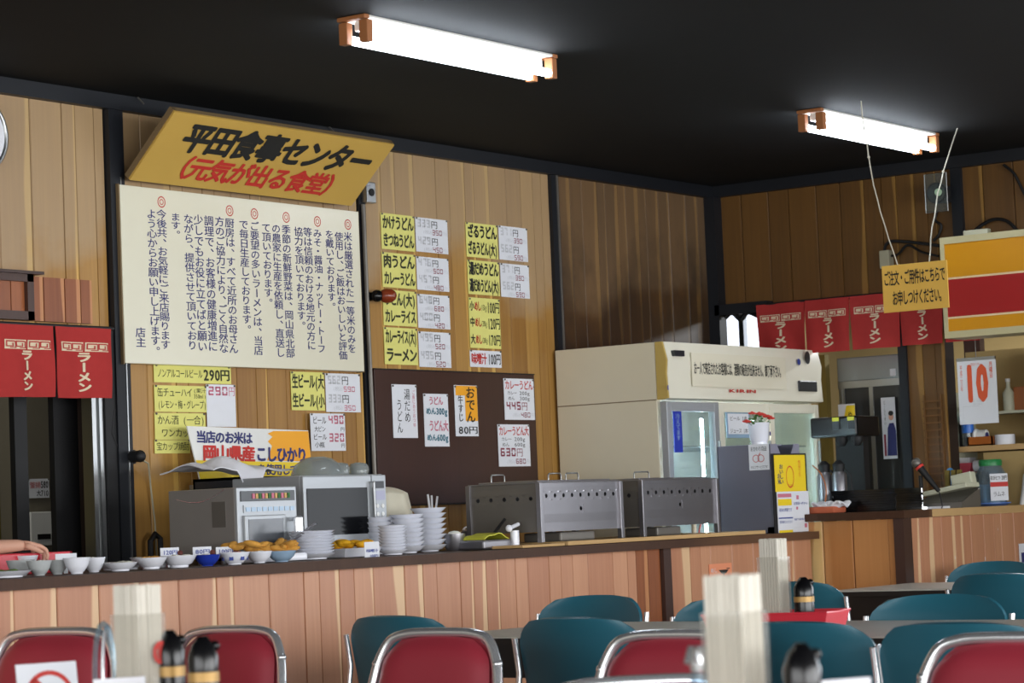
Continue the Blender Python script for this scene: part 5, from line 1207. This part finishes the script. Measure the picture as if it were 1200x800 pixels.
# tray stack
a = P(976, 590, 'x', 11.72); b = P(1050, 590, 'x', 11.72); zt = P(1010, 574, 'x', 11.72).z
tp_ = None
n = 9
for i in range(n):
    z = ZC2 + i * (zt - ZC2) / n
    if tp_ is None:
        tp_ = thing('serving_tray', 'black serving tray in the flat stack on the corner counter', 'tray', (11.72, (a.y + b.y) / 2, z), 0, 'stack of black serving trays')
        w_ = (a.y - b.y); MB().box((0, -w_ / 2, 0), (.3, w_ / 2, .006), .002).box((0, -w_ / 2, .004), (.008, w_ / 2, .0135), .001).box((.292, -w_ / 2, .004), (.3, w_ / 2, .0135), .001).box((0, -w_ / 2, .004), (.3, -w_ / 2 + .008, .0135), .001).box((0, w_ / 2 - .008, .004), (.3, w_ / 2, .0135), .001).build('tray_body', 'black_gloss', tp_)
    else:
        t = copy_tree(tp_); t.location = (11.72 + random.uniform(-.004, .004), (a.y + b.y) / 2 + random.uniform(-.006, .006), z); t['label'] = 'black serving tray in the flat stack on the corner counter, ' + (ORD[i] + ' from the bottom' if i < n - 1 else 'topmost')
q = P(965, 598, 'x', 11.58)
t = tag(MB().box((-.08, -.09, 0), (.06, .08, .035), .012).build('folded_cloth', 'brick_pink', smooth=50), 'folded salmon-pink cloth at the left end of the corner counter', 'cloth'); t.location = (11.60, q.y, ZC2)
t = tag(MB().grid(lambda u, v: (-.06 + .12 * u, -.10 + .17 * v, .045 + .012 * math.sin(7 * u + 9 * v) + .008 * math.sin(15 * v)), 14, 14, .008).build('napkin', 'cloth_white', smooth=60), 'crumpled white napkin lying on the salmon-pink cloth', 'cloth'); t.location = (11.60, q.y - .02, ZC2)
cable('wire', 'thin orange wire curving down beside the yellow poster', [(952, 545), (962, 555), (968, 572), (967, 588)], 11.56, .0035, 'amber')

# microphone
q = P(1081, 600, 'x', 12.05); zc = P(1083, 545, 'x', 12.05).z
t = thing('microphone', 'black microphone with red band on a short chrome stand', 'microphone', (12.05, q.y, ZC2), R(-90))
MB().cyl((0, 0, 0), (0, 0, .012), .045, 20).cyl((0, 0, .01), (0, 0, .12), .008, 10).build('stand', 'chrome', t, smooth=40)
MB().cyl((0, 0, .11), (0, 0, .175), .011, 10).build('clamp', 'black_matt', t, smooth=40)
hd = Vector((0.0, -.02, zc - ZC2)); tl2 = Vector((.10, -.0, .09))
MB().cyl(tuple(hd), tuple(tl2), .021, 14, .011).build('body', 'black_matt', t, smooth=40)
MB().ball(tuple(hd - (tl2 - hd) * .1), .027, 14).build('mesh_head', 'steel_dark', t, smooth=60)
dv = (tl2 - hd).normalized(); MB().cyl(tuple(hd + dv * .006), tuple(hd + dv * .018), .0245, 16).build('red_band', 'petal_red', t, smooth=40)
MB().tube([tuple(tl2), (.11, 0, .05), (.115, 0, .01), (.12, -.02, .003)], .003, 6).build('cord', 'black_matt', t)
# woven lattice on the wall strip
loc, W, H, rz = frame_on('B', XB - .012, (1081, 463), (1108, 572))
t = thing('bamboo_rack', 'brown slatted rack hung on the boards beside the silver fridge', 'rack', loc, R(-90))
for i in range(13): MB().box((0, -.008, i * H / 13), (W, 0, i * H / 13 + .008)).build('slat', mat('bamboo', (112, 76, 36), .6), t)
for u in (.02, .95): MB().box((u * W, .0, 0), (u * W + .008, .008, H)).build('rail', 'bamboo', t)
# till corner shelves behind the second opening
XK = 12.95
va = P(1108, 500, 'x', XK); vb = P(1116, 500, 'x', XK); yk = P(1215, 500, 'x', XK).y
ztop = P(1112, 460, 'x', XK).z; zs = P(1150, 522, 'x', XK).z
sh = thing('shelf_unit', 'open pale wooden shelf unit behind the till', 'shelf', (XK, va.y, 0), R(-90))
Wk = va.y - yk
MB().box((0, 0, ZC2), (va.y - vb.y, .3, ztop)).build('side_board', 'register_beige', sh)
MB().box((0, -.02, zs - .03), (Wk, .3, zs)).build('shelf_board', 'plywood', sh)
z3 = P(1150, 553, 'x', XK).z; MB().box((0, 0, z3 - .02), (Wk, .3, z3)).build('shelf_board', 'register_beige', sh)
MB().box((Wk - .02, 0, ZC2), (Wk, .3, ztop + .2)).build('side_board', 'plywood', sh)
z4 = P(1185, 480, 'x', XK).z; u4 = va.y - P(1171, 480, 'x', XK).y
MB().box((0, .08, z4 - .015), (Wk, .3, z4)).build('shelf_board', 'register_beige', sh)
MB().box((0, .3, ZC2), (Wk, .31, z4 + .35)).build('back_board', 'tan_wall', sh)
def on_shelf(px, X, z, nm, lab, cat, group=None):
    q = P(px, 520, 'x', X); return thing(nm, lab, cat, (X, q.y, z), R(-90), group)
t = on_shelf(1123, XK + .08, zs, 'speaker_box', 'small black box at the left end of the till shelf', 'box'); MB().box((-.05, 0, 0), (.04, .12, .13), .005).build('box_body', 'black_matt', t)
t = on_shelf(1135, XK + .05, zs, 'water_bottle', 'clear plastic water bottle with blue label and cap under the calendar', 'bottle')
MB().lathe([(.03, 0), (.033, .01), (.033, .14), (.014, .185), (.012, .2), (.001, .2)], (0, 0, 0), 18).build('body', 'bottle_clear', t, smooth=50)
MB().cyl((0, 0, .075), (0, 0, .14), .0338, 18).build('bottle_label', mat('label_blue', (50, 110, 200), .4), t, smooth=40); MB().cyl((0, 0, .2), (0, 0, .222), .015, 14).build('cap', 'plastic_blue', t, smooth=40)
t = on_shelf(1153, XK + .06, zs, 'amber_tray', 'small amber wooden tray on the till shelf', 'tray')
MB().box((-.075, -.05, 0), (.075, .06, .008)).box((-.075, -.05, 0), (.075, -.042, .05)).box((-.075, .052, 0), (.075, .06, .05)).box((-.075, -.05, 0), (-.067, .06, .05)).box((.067, -.05, 0), (.075, .06, .05)).build('tray_body', 'amber', t)
t = on_shelf(1151, XK + .06, zs + .009, 'tape_roll', 'roll of white tape with dark core lying in the amber tray', 'tape')
MB().tube([(-.03, .03 * math.cos(i * .3927), .045 + .03 * math.sin(i * .3927)) for i in range(16)], .012, 8, True).cyl((-.03, 0, .045), (.03, 0, .045), .035, 20).build('roll', 'plastic_white', t, smooth=40); MB().cyl((.03, 0, .045), (.033, 0, .045), .02, 16).build('core', 'ink_navy', t)
t = on_shelf(1178, XK + .06, zs, 'paper_roll', 'wide white paper roll right of the amber tray', 'roll'); MB().cyl((0, 0, 0), (0, 0, .055), .055, 24).build('roll', 'paper_white', t, smooth=40)
t = on_shelf(1126, XK + .05, z3, 'pink_basket', 'pink plastic basket on the lower till shelf', 'basket'); MB().prism([(-.045, 0, 0), (.045, 0, 0), (.058, 0, .055), (-.058, 0, .055)], (0, .12, 0)).build('basket_body', 'pink_plastic', t); MB().box((-.04, .01, .055), (.04, .1, .085), .003).build('papers', 'paper_white', t)
t = on_shelf(1150, XK + .05, z3 + .012, 'paper_roll', 'white paper roll lying on its side on the lower till shelf', 'roll'); MB().cyl((-.055, .02, .025), (.055, .02, .025), .032, 20).build('roll', 'paper_white', t, smooth=40)
t = on_shelf(1185, XK + .14, z4, 'shelf_bottle', 'small pale bottle on the upper till shelf right of the calendar', 'bottle'); MB().lathe([(.03, 0), (.032, .01), (.032, .1), (.012, .13), (.012, .16), (.001, .16)], (0, 0, 0), 16).build('body', 'register_beige', t, smooth=50)
MB().cyl((0, 0, .16), (0, 0, .178), .014, 12).build('cap', 'plastic_white', t)
t = on_shelf(1197, XK + .14, z4, 'shelf_box', 'small brown carton on the upper till shelf at the right edge', 'box'); MB().box((-.03, 0, 0), (.05, .1, .13), .003).build('carton', 'amber', t)
t = on_shelf(1176, XK - .02, 0, 'leaning_panel', 'tan panel leaning below the till shelf', 'panel'); MB().box((-.12, 0.0, ZC2 + .001), (.2, .012, zs - .04)).build('panel_board', 'tan_wall', t)
t.location = (XK - .025, t.location.y, 0)
t = on_shelf(1195, 12.9, ZC2, 'plastic_scoop', 'white curved plastic scoop at the right edge behind the basket', 'scoop'); MB().tube([(0, 0, 0), (.02, 0, .07), (.04, 0, .15), (.08, 0, .2)], [.02, .024, .03, .03], 12).build('scoop_body', 'plastic_white', t, smooth=60)
# calendar hanging on the opening's edge
loc, W, H, rz = frame_on('B', 12.62, (1121, 421), (1170, 495))
cal = thing('wall_calendar', 'white tear-off calendar with a big orange-red 10 over the till', 'calendar', loc, R(-90))
MB().box((0, 0, 0), (W, .008, H)).build('pad', 'paper_white', cal); MB().box((0, -.003, H - .014), (W, .011, H + .004)).build('binding', 'alu', cal)
MB().cyl((W * .5, .004, H), (W * .5, .004, 2.0 - loc.z), .0025, 6).build('hook_string', 'steel_dark', cal)
k = Ink(-.0012); k.h('10', .16 * W, .80 * W, .34 * H, .92 * H, .07); k.h('文化センター', .36 * W, .62 * W, .88 * H, .93 * H); k.v('平成二三年', .1 * W, .9 * H, .5 * H, .07 * W); k.v('月曜日', .88 * W, .93 * H, .68 * H, .09 * W, .02); k.build('ink_orange', cal)
k = Ink(-.0012); k.rect(.1 * W, .27 * H, .52 * W, .275 * H); k.rect(.1 * W, .05 * H, .105 * W, .27 * H); k.h('大安 仏滅', .3 * W, .6 * W, .33 * H, .37 * H); k.h('October', .38 * W, .66 * W, .29 * H, .32 * H); k.build('ink_grey', cal, 'grid_line')
# blue fan
q = P(1108, 545, 'x', 12.55)
t = thing('blue_fan', 'bright blue plastic paddle propped behind the till', 'fan', (12.6, q.y, ZC2), R(-90))
k = []; 
for i in range(20):
    a = 2 * math.pi * i / 20; k.append((.0 + .032 * math.cos(a), 0, .155 + .06 * math.sin(a)))
MB().prism(k, (0, .006, 0)).box((-.008, 0, 0), (.008, .006, .1)).build('paddle', 'plastic_blue', t)
# till
q = P(1118, 590, 'x', 12.25)
t = thing('cash_register', 'beige cash register with sloping top and papers beside the microphone', 'cash register', (12.22, q.y + .03, ZC2), R(-90))
MB().prism([(-.12, -.08, 0), (-.12, .14, 0), (-.12, .14, .10), (-.12, -.08, .03)], (.25, 0, 0)).build('body', 'steel_dark', t)
MB().box((-.13, -.02, .085), (.13, .14, .11), .006, (R(-9), 'Y'), (0, 0, .1)).build('top_cover', 'register_beige', t)
MB().box((.0, .08, .1), (.12, .14, .17), .008, (R(-9), 'Y'), (0, 0, .1)).build('display', 'register_beige', t)
MB().box((-.15, -.16, .0), (.06, -.06, .012), .002).build('papers', 'paper_white', t)
for i in range(3): MB().box((-.07 + .035 * i, .141, 0), (-.045 + .035 * i, .16, .2), .003).build('folder', 'olive_wall', t)
# jar with green lid on a blue saucer
q = P(1163, 590, 'y', 5.98)
sx_ = q.x
t = thing('saucer', 'blue plastic saucer under the big jar', 'saucer', (sx_, 5.98, ZC2)); MB().lathe([(.07, 0), (.10, .014), (.10, .018), (.07, .006), (.001, .006)], (0, 0, 0), 28).build('saucer_body', mat('saucer_blue', (96, 136, 214), .3), t, smooth=50)
zl = P(1163, 540, 'y', 5.98).z - ZC2
t = thing('candy_jar', 'large clear jar with green screw lid and price label on the corner counter', 'jar', (sx_, 5.98, ZC2 + .008))
MB().lathe([(.07, 0), (.08, .01), (.082, zl - .08), (.06, zl - .04), (.058, zl - .03), (.055, zl - .03), (.056, zl - .042), (.078, zl - .082), (.076, .012), (.001, .006)], (0, 0, 0), 28).build('glass_body', 'bottle_clear', t, smooth=50)
MB().lathe([(.062, zl - .034), (.064, zl - .01), (.058, zl), (.001, zl)], (0, 0, 0), 28).build('lid', 'green_lid', t, smooth=40)
MB().cyl((0, 0, .012), (0, 0, zl * .45), .07, 20).build('sweets', mat('sweets', (170, 190, 205), .5, 0, .4, .6, 90), t)
MB().cyl((0, 0, zl * .47), (0, 0, zl * .75), .066, 20).build('wrappers', mat('wrappers', (84, 88, 92), .4, .3, .4, .8, 90), t)
lab = MB().box((-.075, 0, 0), (.03, .002, .145)).build('price_label', 'paper_white', t, (-.035, -.083, .02)); lab.rotation_euler = (0, 0, R(-38))
k = Ink(-.001); k.h('おひとつ 20円', -.072, .025, .11, .135, .02); k.h('ラムネ', -.06, .01, .02, .05); k.build('ink_black', lab)
k = Ink(-.001); k.rect(-.075, .075, .03, .1); k.build('ink_red', lab, 'red_band')
q = P(1192, 590, 'y', 5.95)
t = thing('small_basket', 'lavender perforated plastic basket right of the jar', 'basket', (q.x, 5.96, ZC2))
MB().box((-.09, -.06, 0), (.2, .08, .006)).box((-.09, -.06, 0), (.2, -.055, .055)).box((-.09, .075, 0), (.2, .08, .055)).box((-.09, -.06, 0), (-.085, .08, .055)).box((.195, -.06, 0), (.2, .08, .055)).build('basket_body', 'lavender', t)
hb = MB()
for i in range(20):
    for j in range(4): hb.box((-.082 + i * .0138, -.0612, .01 + j * .011), (-.076 + i * .0138, -.0595, .016 + j * .011))
tag(hb.build('perforation', 'panel_dark', t), kind='stuff')
# dark shelf post seen above the calendar
tag(MB().box((13.3, P(1130, 410, 'x', 13.2).y - .05, 1.051), (13.36, P(1130, 410, 'x', 13.2).y + .05, 2.6)).build('wood_post', darkw), 'dark timber post behind the calendar', 'post')

# ------------------------------------------------------------------ dining tables
def table(x0, x1, y0, y1, label):
    t = thing('dining_table', label, 'table', ((x0 + x1) / 2, (y0 + y1) / 2, 0), 0, 'long dining tables')
    a, b = (x1 - x0) / 2, (y1 - y0) / 2
    MB().box((-a, -b, .672), (a, b, .70), .006).build('tabletop', 'table_top', t)
    MB().box((-a - .003, -b - .003, .672), (-a + .001, b + .003, .694)).box((a - .001, -b - .003, .672), (a + .003, b + .003, .694)).box((-a, -b - .003, .672), (a, -b + .001, .694)).box((-a, b - .001, .672), (a, b + .003, .694)).build('edge_band', 'table_edge', t)
    MB().box((-a + .04, -b + .05, .56), (a - .04, b - .05, .575)).box((-a + .03, -b + .05, .56), (-a + .045, b - .05, .672)).build('under_shelf', 'table_edge', t)
    for x in (-a + .06, a - .06):
        for y in (-b + .08, b - .08): MB().cyl((x, y, 0), (x, y, .672), .014, 12).build('leg', 'black_matt', t, smooth=40)
    return t
def turned(t, a): t.rotation_euler = (0, 0, R(a)); return t
turned(table(6.84, 7.72, 2.35, 4.30, 'long pale dining table with the red tray, nearer half of the middle row'), -4)
turned(table(6.98, 7.86, 4.34, 5.42, 'long pale dining table at the counter end of the middle row'), -4)
table(10.42, 11.25, 3.4, 5.72, 'pale dining table farthest back, in front of the corner counter')
table(3.25, 4.0, 1.0, 2.55, 'nearest dining table with the big chopstick box, mostly below the frame')
table(3.4, 4.15, 2.6, 4.6, 'near dining table at the left with the no-smoking card, below the frame')

# ------------------------------------------------------------------ chairs
def red_chair():
    t = thing('folding_chair', '', 'chair', (0, 0, 0), 0, 'maroon chrome-framed chairs')
    # faces local -x; width along y
    def bk(z): return .17 + (z - .45) * .22
    loop = []
    for (y, z) in [(-.235, .30), (-.228, .5), (-.21, .66), (-.192, .73), (-.165, .775), (-.12, .792), (-.06, .797), (.06, .797), (.12, .792), (.165, .775), (.192, .73), (.21, .66), (.228, .5), (.235, .30)]: loop.append((bk(z), y, z))
    sm = []
    for i in range(len(loop) - 1):
        p0, p1, p2, p3 = [Vector(loop[max(0, min(len(loop) - 1, i + d_))]) for d_ in (-1, 0, 1, 2)]
        for s in range(4):
            u = s / 4; sm.append(.5 * ((2 * p1) + (-p0 + p2) * u + (2 * p0 - 5 * p1 + 4 * p2 - p3) * u * u + (-p0 + 3 * p1 - 3 * p2 + p3) * u ** 3))
    sm.append(Vector(loop[-1]))
    MB().tube([(-.2, -.235, .0)] + [tuple(sm[0])] + [tuple(p) for p in sm] + [(-.2, .235, 0)], .015, 10).build('back_frame', 'chrome', t, smooth=70)
    def pad(u, v):
        # rounded-corner cushion surface
        y = -1 + 2 * u; z = v
        hw = .205 - .03 * v; zz = .47 + .315 * v
        cr = max(0, (v - .72) / .28); hw2 = hw * (1 - .30 * cr ** 2.2)
        edge = (1 - abs(y) ** 6) * (1 - (2 * v - 1) ** 8)
        return (bk(zz) - .006 - .026 * edge + .02 * (y * y - .5) * 0, y * hw2, zz - .012 * cr * abs(y) ** 3)
    MB().grid(pad, 20, 14, .006).build('backrest', 'maroon', t, smooth=70)
    MB().grid(lambda u, v: (bk(.47 + .315 * v) + .012, (-1 + 2 * u) * (.205 - .03 * v) * (1 - .3 * max(0, (v - .72) / .28) ** 2.2), .47 + .312 * v), 10, 10, .006).build('back_shell', 'maroon', t, smooth=70)
    MB().box((-.24, -.2, .42), (.17, .2, .46), .018).build('seat', 'maroon', t, smooth=50)
    MB().tube([(.18, -.215, 0), (-.16, -.215, .42), (-.2, -.2, .42), (-.2, .2, .42), (-.16, .215, .42), (.18, .215, 0)], .0115, 8).build('leg_frame', 'chrome', t, smooth=60)
    MB().cyl((.1, -.2, .12), (.1, .2, .12), .008, 8).build('stretcher', 'chrome', t)
    for s in (-1, 1): MB().ball((bk(.70) , s * .205, .70), .016, 10).build('bolt', 'chrome', t, smooth=60)
    return t
def teal_chair():
    t = thing('dining_chair', '', 'chair', (0, 0, 0), 0, 'teal plastic-backed chairs')
    def bk(z): return .17 + (z - .45) * .2
    def sh_(u, v):
        y = -1 + 2 * u; zz = .44 + .36 * v
        hw = .245 + .0 * v; c = max(0, (v - .68) / .32); hw2 = hw * (1 - .26 * c ** 3)
        curve = -.045 * (y * y)
        return (bk(zz) + curve + .012 * math.exp(-((v - 1) / .08) ** 2), y * hw2, zz - .010 * c * abs(y) ** 4)
    MB().grid(sh_, 24, 16, .014).build('backrest', 'teal', t, smooth=70)
    MB().grid(lambda u, v: (-.25 + .44 * u, (-1 + 2 * v) * .225, .44 - .012 * math.sin(u * 3.14) + .015 * (2 * v - 1) ** 2), 14, 12, .016).build('seat', 'teal', t, smooth=70)
    for s in (-1, 1):
        MB().tube([(.26, s * .235, 0), (.20, s * .238, .40), (.195, s * .25, .52), (bk(.62) - .03, s * .254, .62), (bk(.73) - .036, s * .256, .735)], .0105, 8).build('back_frame', 'chrome', t, smooth=60)
        MB().tube([(-.24, s * .22, 0), (-.2, s * .22, .425), (.2, s * .225, .425)], .0105, 8).build('leg', 'chrome', t, smooth=60)
    MB().cyl((-.2, -.22, .42), (-.2, .22, .42), .009, 8).build('stretcher', 'chrome', t)
    return t
def place(proto, px, py, zt, yaw, label, first=False):
    q = P(px, py, 'z', zt)
    t = proto if first else copy_tree(proto)
    a = R(yaw); ox = .17 + (zt - .45) * .2
    t.location = (q.x - ox * math.cos(a), q.y - ox * math.sin(a), 0); t.rotation_euler = (0, 0, a); t['label'] = label
    return t
rc = red_chair(); rc.scale = (1, 1.1, .958)
place(rc, 66, 735, .81, 6, 'maroon chair at the left edge behind the no-smoking card', True)
rc.scale = (1, 1.2, 1)
rcs = rc; rc = copy_tree(rcs); rc.scale = (1, 1.1, .958); place(rc, 268, 733, .776, 3, 'maroon chair behind the soy sauce bottles at lower left', True)
place(rc, 512, 736, .776, 0, 'maroon chair at the bottom centre, overlapping two teal chairs')
place(rc, 787, 738, .776, 0, 'maroon chair half hidden by the big chopstick box')
place(rc, 1182, 741, .776, 0, 'maroon chair cut by the right edge of the picture')
place(rc, 752, 792, .776, 42, 'nearest maroon chair, only its chrome top rail showing at the bottom')
tcp = teal_chair(); tcp.scale = (1, 1, .968)
place(tcp, 455, 722, .776, 174, 'dark teal chair back left of the centre maroon chair, nearest the plates', True)
place(tcp, 666, 724, .776, 177, 'dark teal chair back between the centre maroon chair and the big chopstick box')
place(tcp, 925, 729, .776, 176, 'dark teal chair back in front of the red tray, right of the chopstick box')
place(tcp, 1115, 730, .776, 180, 'dark teal chair back behind the right-edge maroon chair')
place(tcp, 700, 698, .776, 0, 'lighter teal chair facing the viewer across the left table')
place(tcp, 866, 700, .776, 0, 'teal chair almost hidden behind the two chopstick boxes')
place(tcp, 925, 682, .776, 172, 'bright teal chair behind the far chopstick box and soy bottle')
place(tcp, 1103, 697, .776, 8, 'bright teal chair facing the viewer across the table with the red tray')
place(tcp, 1165, 672, .776, 176, 'dark teal chair back second from the top at the right edge')
place(tcp, 1168, 658, .776, 0, 'farthest teal chair at the right edge by the corner counter')

# ------------------------------------------------------------------ things on the tables
def chop(px, topy, ztop, n, label, w=.074):
    q = P(px, topy, 'z', ztop); bx, by = q.x, q.y
    zc = .945; z0 = .712
    tray_z = .70
    t = thing('chopstick_box', label, 'chopstick box', (bx, by, z0), 0, 'square chopstick boxes')
    h = zc - z0; a = w / 2
    MB().box((-a, -a, 0), (a, a, .006)).box((-a, -a, 0), (a, -a + .003, h), .0008).box((-a, a - .003, 0), (a, a, h), .0008).box((-a, -a, 0), (-a + .003, a, h), .0008).box((a - .003, -a, 0), (a, a, h), .0008).build('box_wall', 'holder_clear', t)
    k = Ink(-a - .001); k.ring(.022, h - .075, .014, .022); k.h('箸', .010, .034, h - .09, h - .06, .02); 
    if px < 200: k.build('ink_red', t, 'round_logo')
    return t, bx, by, z0
def fill(bx, by, z0, ztop, n, label, group, w=.074):
    proto = None; s = (w - .01) / n
    for i in range(n):
        for j in range(n):
            if 0 < i < n - 1 and 0 < j < n - 1 and (i + j) % 2: continue
            x = bx - w / 2 + .005 + (i + .5) * s; y = by - w / 2 + .005 + (j + .5) * s
            if proto is None:
                proto = tag(MB().box((-s * .42, -s * .42, 0), (s * .42, s * .42, ztop - z0 - .01), .0006).build('chopstick_packet', 'stick_paper'), label, 'chopsticks', group); t = proto
            else: t = copy_tree(proto)
            t.location = (x, y, z0 + .0065 + random.uniform(-.0015, .0015) + .003); t.rotation_euler = (random.uniform(-.004, .004), random.uniform(-.004, .004), 0)
for (px, ty, lab, l2, g) in ((160, 685, 'tall square box of chopsticks with red round mark at lower left', 'paper-wrapped chopsticks in the lower left box', 'chopsticks in the left box'),
                        (858, 673, 'nearest tall square box of chopsticks at the lower centre', 'paper-wrapped chopsticks in the nearest centre box', 'chopsticks in the centre box'),
                        (905, 631, 'far square box of chopsticks standing on the red tray', 'paper-wrapped chopsticks in the far box on the red tray', 'chopsticks in the far box')):
    t, bx, by, z0 = chop(px, ty, 1.0, 7, lab); fill(bx, by, z0, 1.0, 7, l2, g)
def tray(cx, cy, rz, label, L=.36, Wd=.24, m='tray_red'):
    t = thing('condiment_tray', label, 'tray', (cx, cy, .70), rz, 'red condiment trays')
    a, b = L / 2, Wd / 2; e = .02
    b_ = bmesh.new()
    lo = [b_.verts.new(p) for p in ((-a, -b, .0), (a, -b, .0), (a, b, .0), (-a, b, .0))]; hi = [b_.verts.new(p) for p in ((-a - e, -b - e, .075), (a + e, -b - e, .075), (a + e, b + e, .075), (-a - e, b + e, .075))]
    b_.faces.new(lo)
    for i in range(4): b_.faces.new((lo[i], lo[(i + 1) % 4], hi[(i + 1) % 4], hi[i]))
    bmesh.ops.recalc_face_normals(b_, faces=b_.faces); bmesh.ops.solidify(b_, geom=b_.faces[:], thickness=.004)
    mb = MB(); mb.merge(b_); mb.build('tray_body', m, t)
    MB().tube([(-a - e, -b - e, .076), (a + e, -b - e, .076), (a + e, b + e, .076), (-a - e, b + e, .076)], .004, 6, True).build('rim', m, t)
    return t
def soy(x, y, z, label, r=.03, h=.15):
    t = thing('soy_bottle', label, 'bottle', (x, y, z), 0, 'black soy sauce bottles')
    MB().lathe([(r * .9, 0), (r, .008), (r, h * .62), (r * .95, h * .66), (.001, h * .66)], (0, 0, 0), 20).build('body', 'black_gloss', t, smooth=50)
    MB().cyl((0, 0, h * .56), (0, 0, h * .655), r * 1.02, 20).build('gold_band', 'gold', t, smooth=40)
    MB().lathe([(r * .98, h * .66), (r, h * .8), (r * .7, h * .92), (r * .3, h), (.001, h)], (0, 0, 0), 20).ball((r * .7, -r * .4, h * .9), r * .35, 10).build('cap', 'black_gloss', t, smooth=60)
    return t
# far tray
q = P(905, 631, 'z', 1.0); tc_ = (q.x + .02, q.y - .03)
tray(q.x + .0, q.y + .0, R(-80), 'red condiment tray on the middle table beside the teal chairs', .36, .18)
zs1 = P(942, 676, 'x', q.x).z
s_ = P(942, 700, 'x', q.x); soy(q.x + .0, s_.y, .712, 'soy sauce bottle on the red tray by the far chopstick box', .031, zs1 - .712)
# left tray
q = P(160, 685, 'z', 1.0)
tray(q.x + .0, q.y - .13, R(-80), 'red condiment tray at lower left, its rim just above the frame edge', .44, .22)
for px, ty, dx, lab in ((198, 738, .05, 'soy sauce bottle half behind the lower left chopstick box'), (237, 745, -.03, 'soy sauce bottle standing alone on the lower left red tray')):
    X_ = q.x + dx; s_ = P(px, ty, 'x', X_); soy(X_, s_.y, .712, lab, .029, s_.z - .712)
# near tray
q = P(858, 673, 'z', 1.0)
tray(q.x + .0, q.y - .10, R(-80), 'red condiment tray under the nearest chopstick box, below the frame', .40, .22)
X_ = q.x + .0; s_ = P(938, 753, 'x', X_); soy(X_, s_.y, .712, 'big blurred soy sauce bottle at lower right of the chopstick box', .0285, s_.z - .712)
# cruets: clear bottles with chrome tops
def cruet(px, ty, x, label, r=.02):
    s_ = P(px, ty, 'x', x); t = thing('cruet', label, 'cruet', (x, s_.y, .70), 0, 'clear cruets')
    h = s_.z - .70
    MB().lathe([(r, 0), (r, h * .55), (r * .5, h * .8), (r * .5, h * .84), (.001, h * .84)], (0, 0, 0), 16).build('glass_body', 'bottle_clear', t, smooth=50)
    MB().lathe([(r * .6, h * .8), (r * .75, h * .9), (r * .5, h), (.001, h)], (0, 0, 0), 16).build('cap', 'chrome', t, smooth=50)
    MB().tube([(0, 0, h * .95), (-r * 1.0, 0, h * .98), (-r * 1.3, 0, h * .88)], r * .25, 8).build('spout', 'chrome', t, smooth=50)
cruet(822, 757, P(858, 673, 'z', 1.0).x + .02, 'clear cruet with chrome spout left of the nearest chopstick box', .03)
# glass jug at left of the box
s_ = P(121, 729, 'x', 3.84); t = thing('napkin_stand', 'clear oval acrylic stand left of the lower left chopstick box', 'stand', (3.84, s_.y, .70)); h = s_.z - .70
MB().tube([(0, .028 * math.cos(i * math.pi / 12), h / 2 + h / 2 * .98 * math.sin(i * math.pi / 12)) for i in range(24)], .006, 8, True).build('loop', 'bottle_clear', t, smooth=60)
MB().tube([(0.012, .018 * math.cos(i * math.pi / 12), h / 2 + h / 2 * .93 * math.sin(i * math.pi / 12)) for i in range(24)], .004, 8, True).build('inner_loop', 'chrome', t, smooth=60)
MB().box((-.03, -.03, 0), (.03, .03, .01), .003).build('foot', 'bottle_clear', t)
# no-smoking card
a = P(23, 778, 'y', 3.95); b = P(78, 778, 'y', 3.95)
t = thing('no_smoking_card', 'white no-smoking card with red ring at the lower left corner', 'sign', (a.x, 3.95, .70), R(-22)); Wc = (b - a).length * 1.0; Hc = a.z - .70
MB().box((0, 0, 0), (Wc, .003, Hc), .0008, (R(-10), 'X'), (0, 0, 0)).box((0, .0, 0), (Wc, .06, .003)).build('card', 'paper_white', t)
k = Ink(-.001); r_ = Wc * .40; cx, cz = Wc * .52, Hc - Wc * .52
k.ring(cx, cz, r_ * .82, r_); d_ = r_ * .62; k.poly([(cx - d_ - .006, cz + d_), (cx - d_ + .006, cz + d_ + .006), (cx + d_ + .006, cz - d_), (cx + d_ - .006, cz - d_ - .006)])
o = k.build('ink_red', t, 'prohibition_ring'); o.rotation_euler = (R(-10), 0, 0)
k = Ink(-.0006); k.rect(cx - r_ * .5, cz - .005, cx + r_ * .5, cz + .006); o = k.build('ink_grey', t, 'cigarette'); o.rotation_euler = (R(-10), 0, 0)
# white menu cards on near tables
for (px, py, yy, lab, wd) in ((140, 794, 3.42, 'white menu card lying on the lower left tray edge', .1), (980, 796, 1.85, 'white menu card edge at the lower right of the picture', .12)):
    x_ = P(px, py, 'y', yy); t = thing('menu_card', lab, 'menu', (x_.x, yy, .70), R(-30)); MB().box((-wd / 2, 0, 0), (wd / 2, .003, x_.z - .70), .0008).box((-wd / 2, -.03, 0), (wd / 2, .03, .004)).build('card', 'paper_white', t)
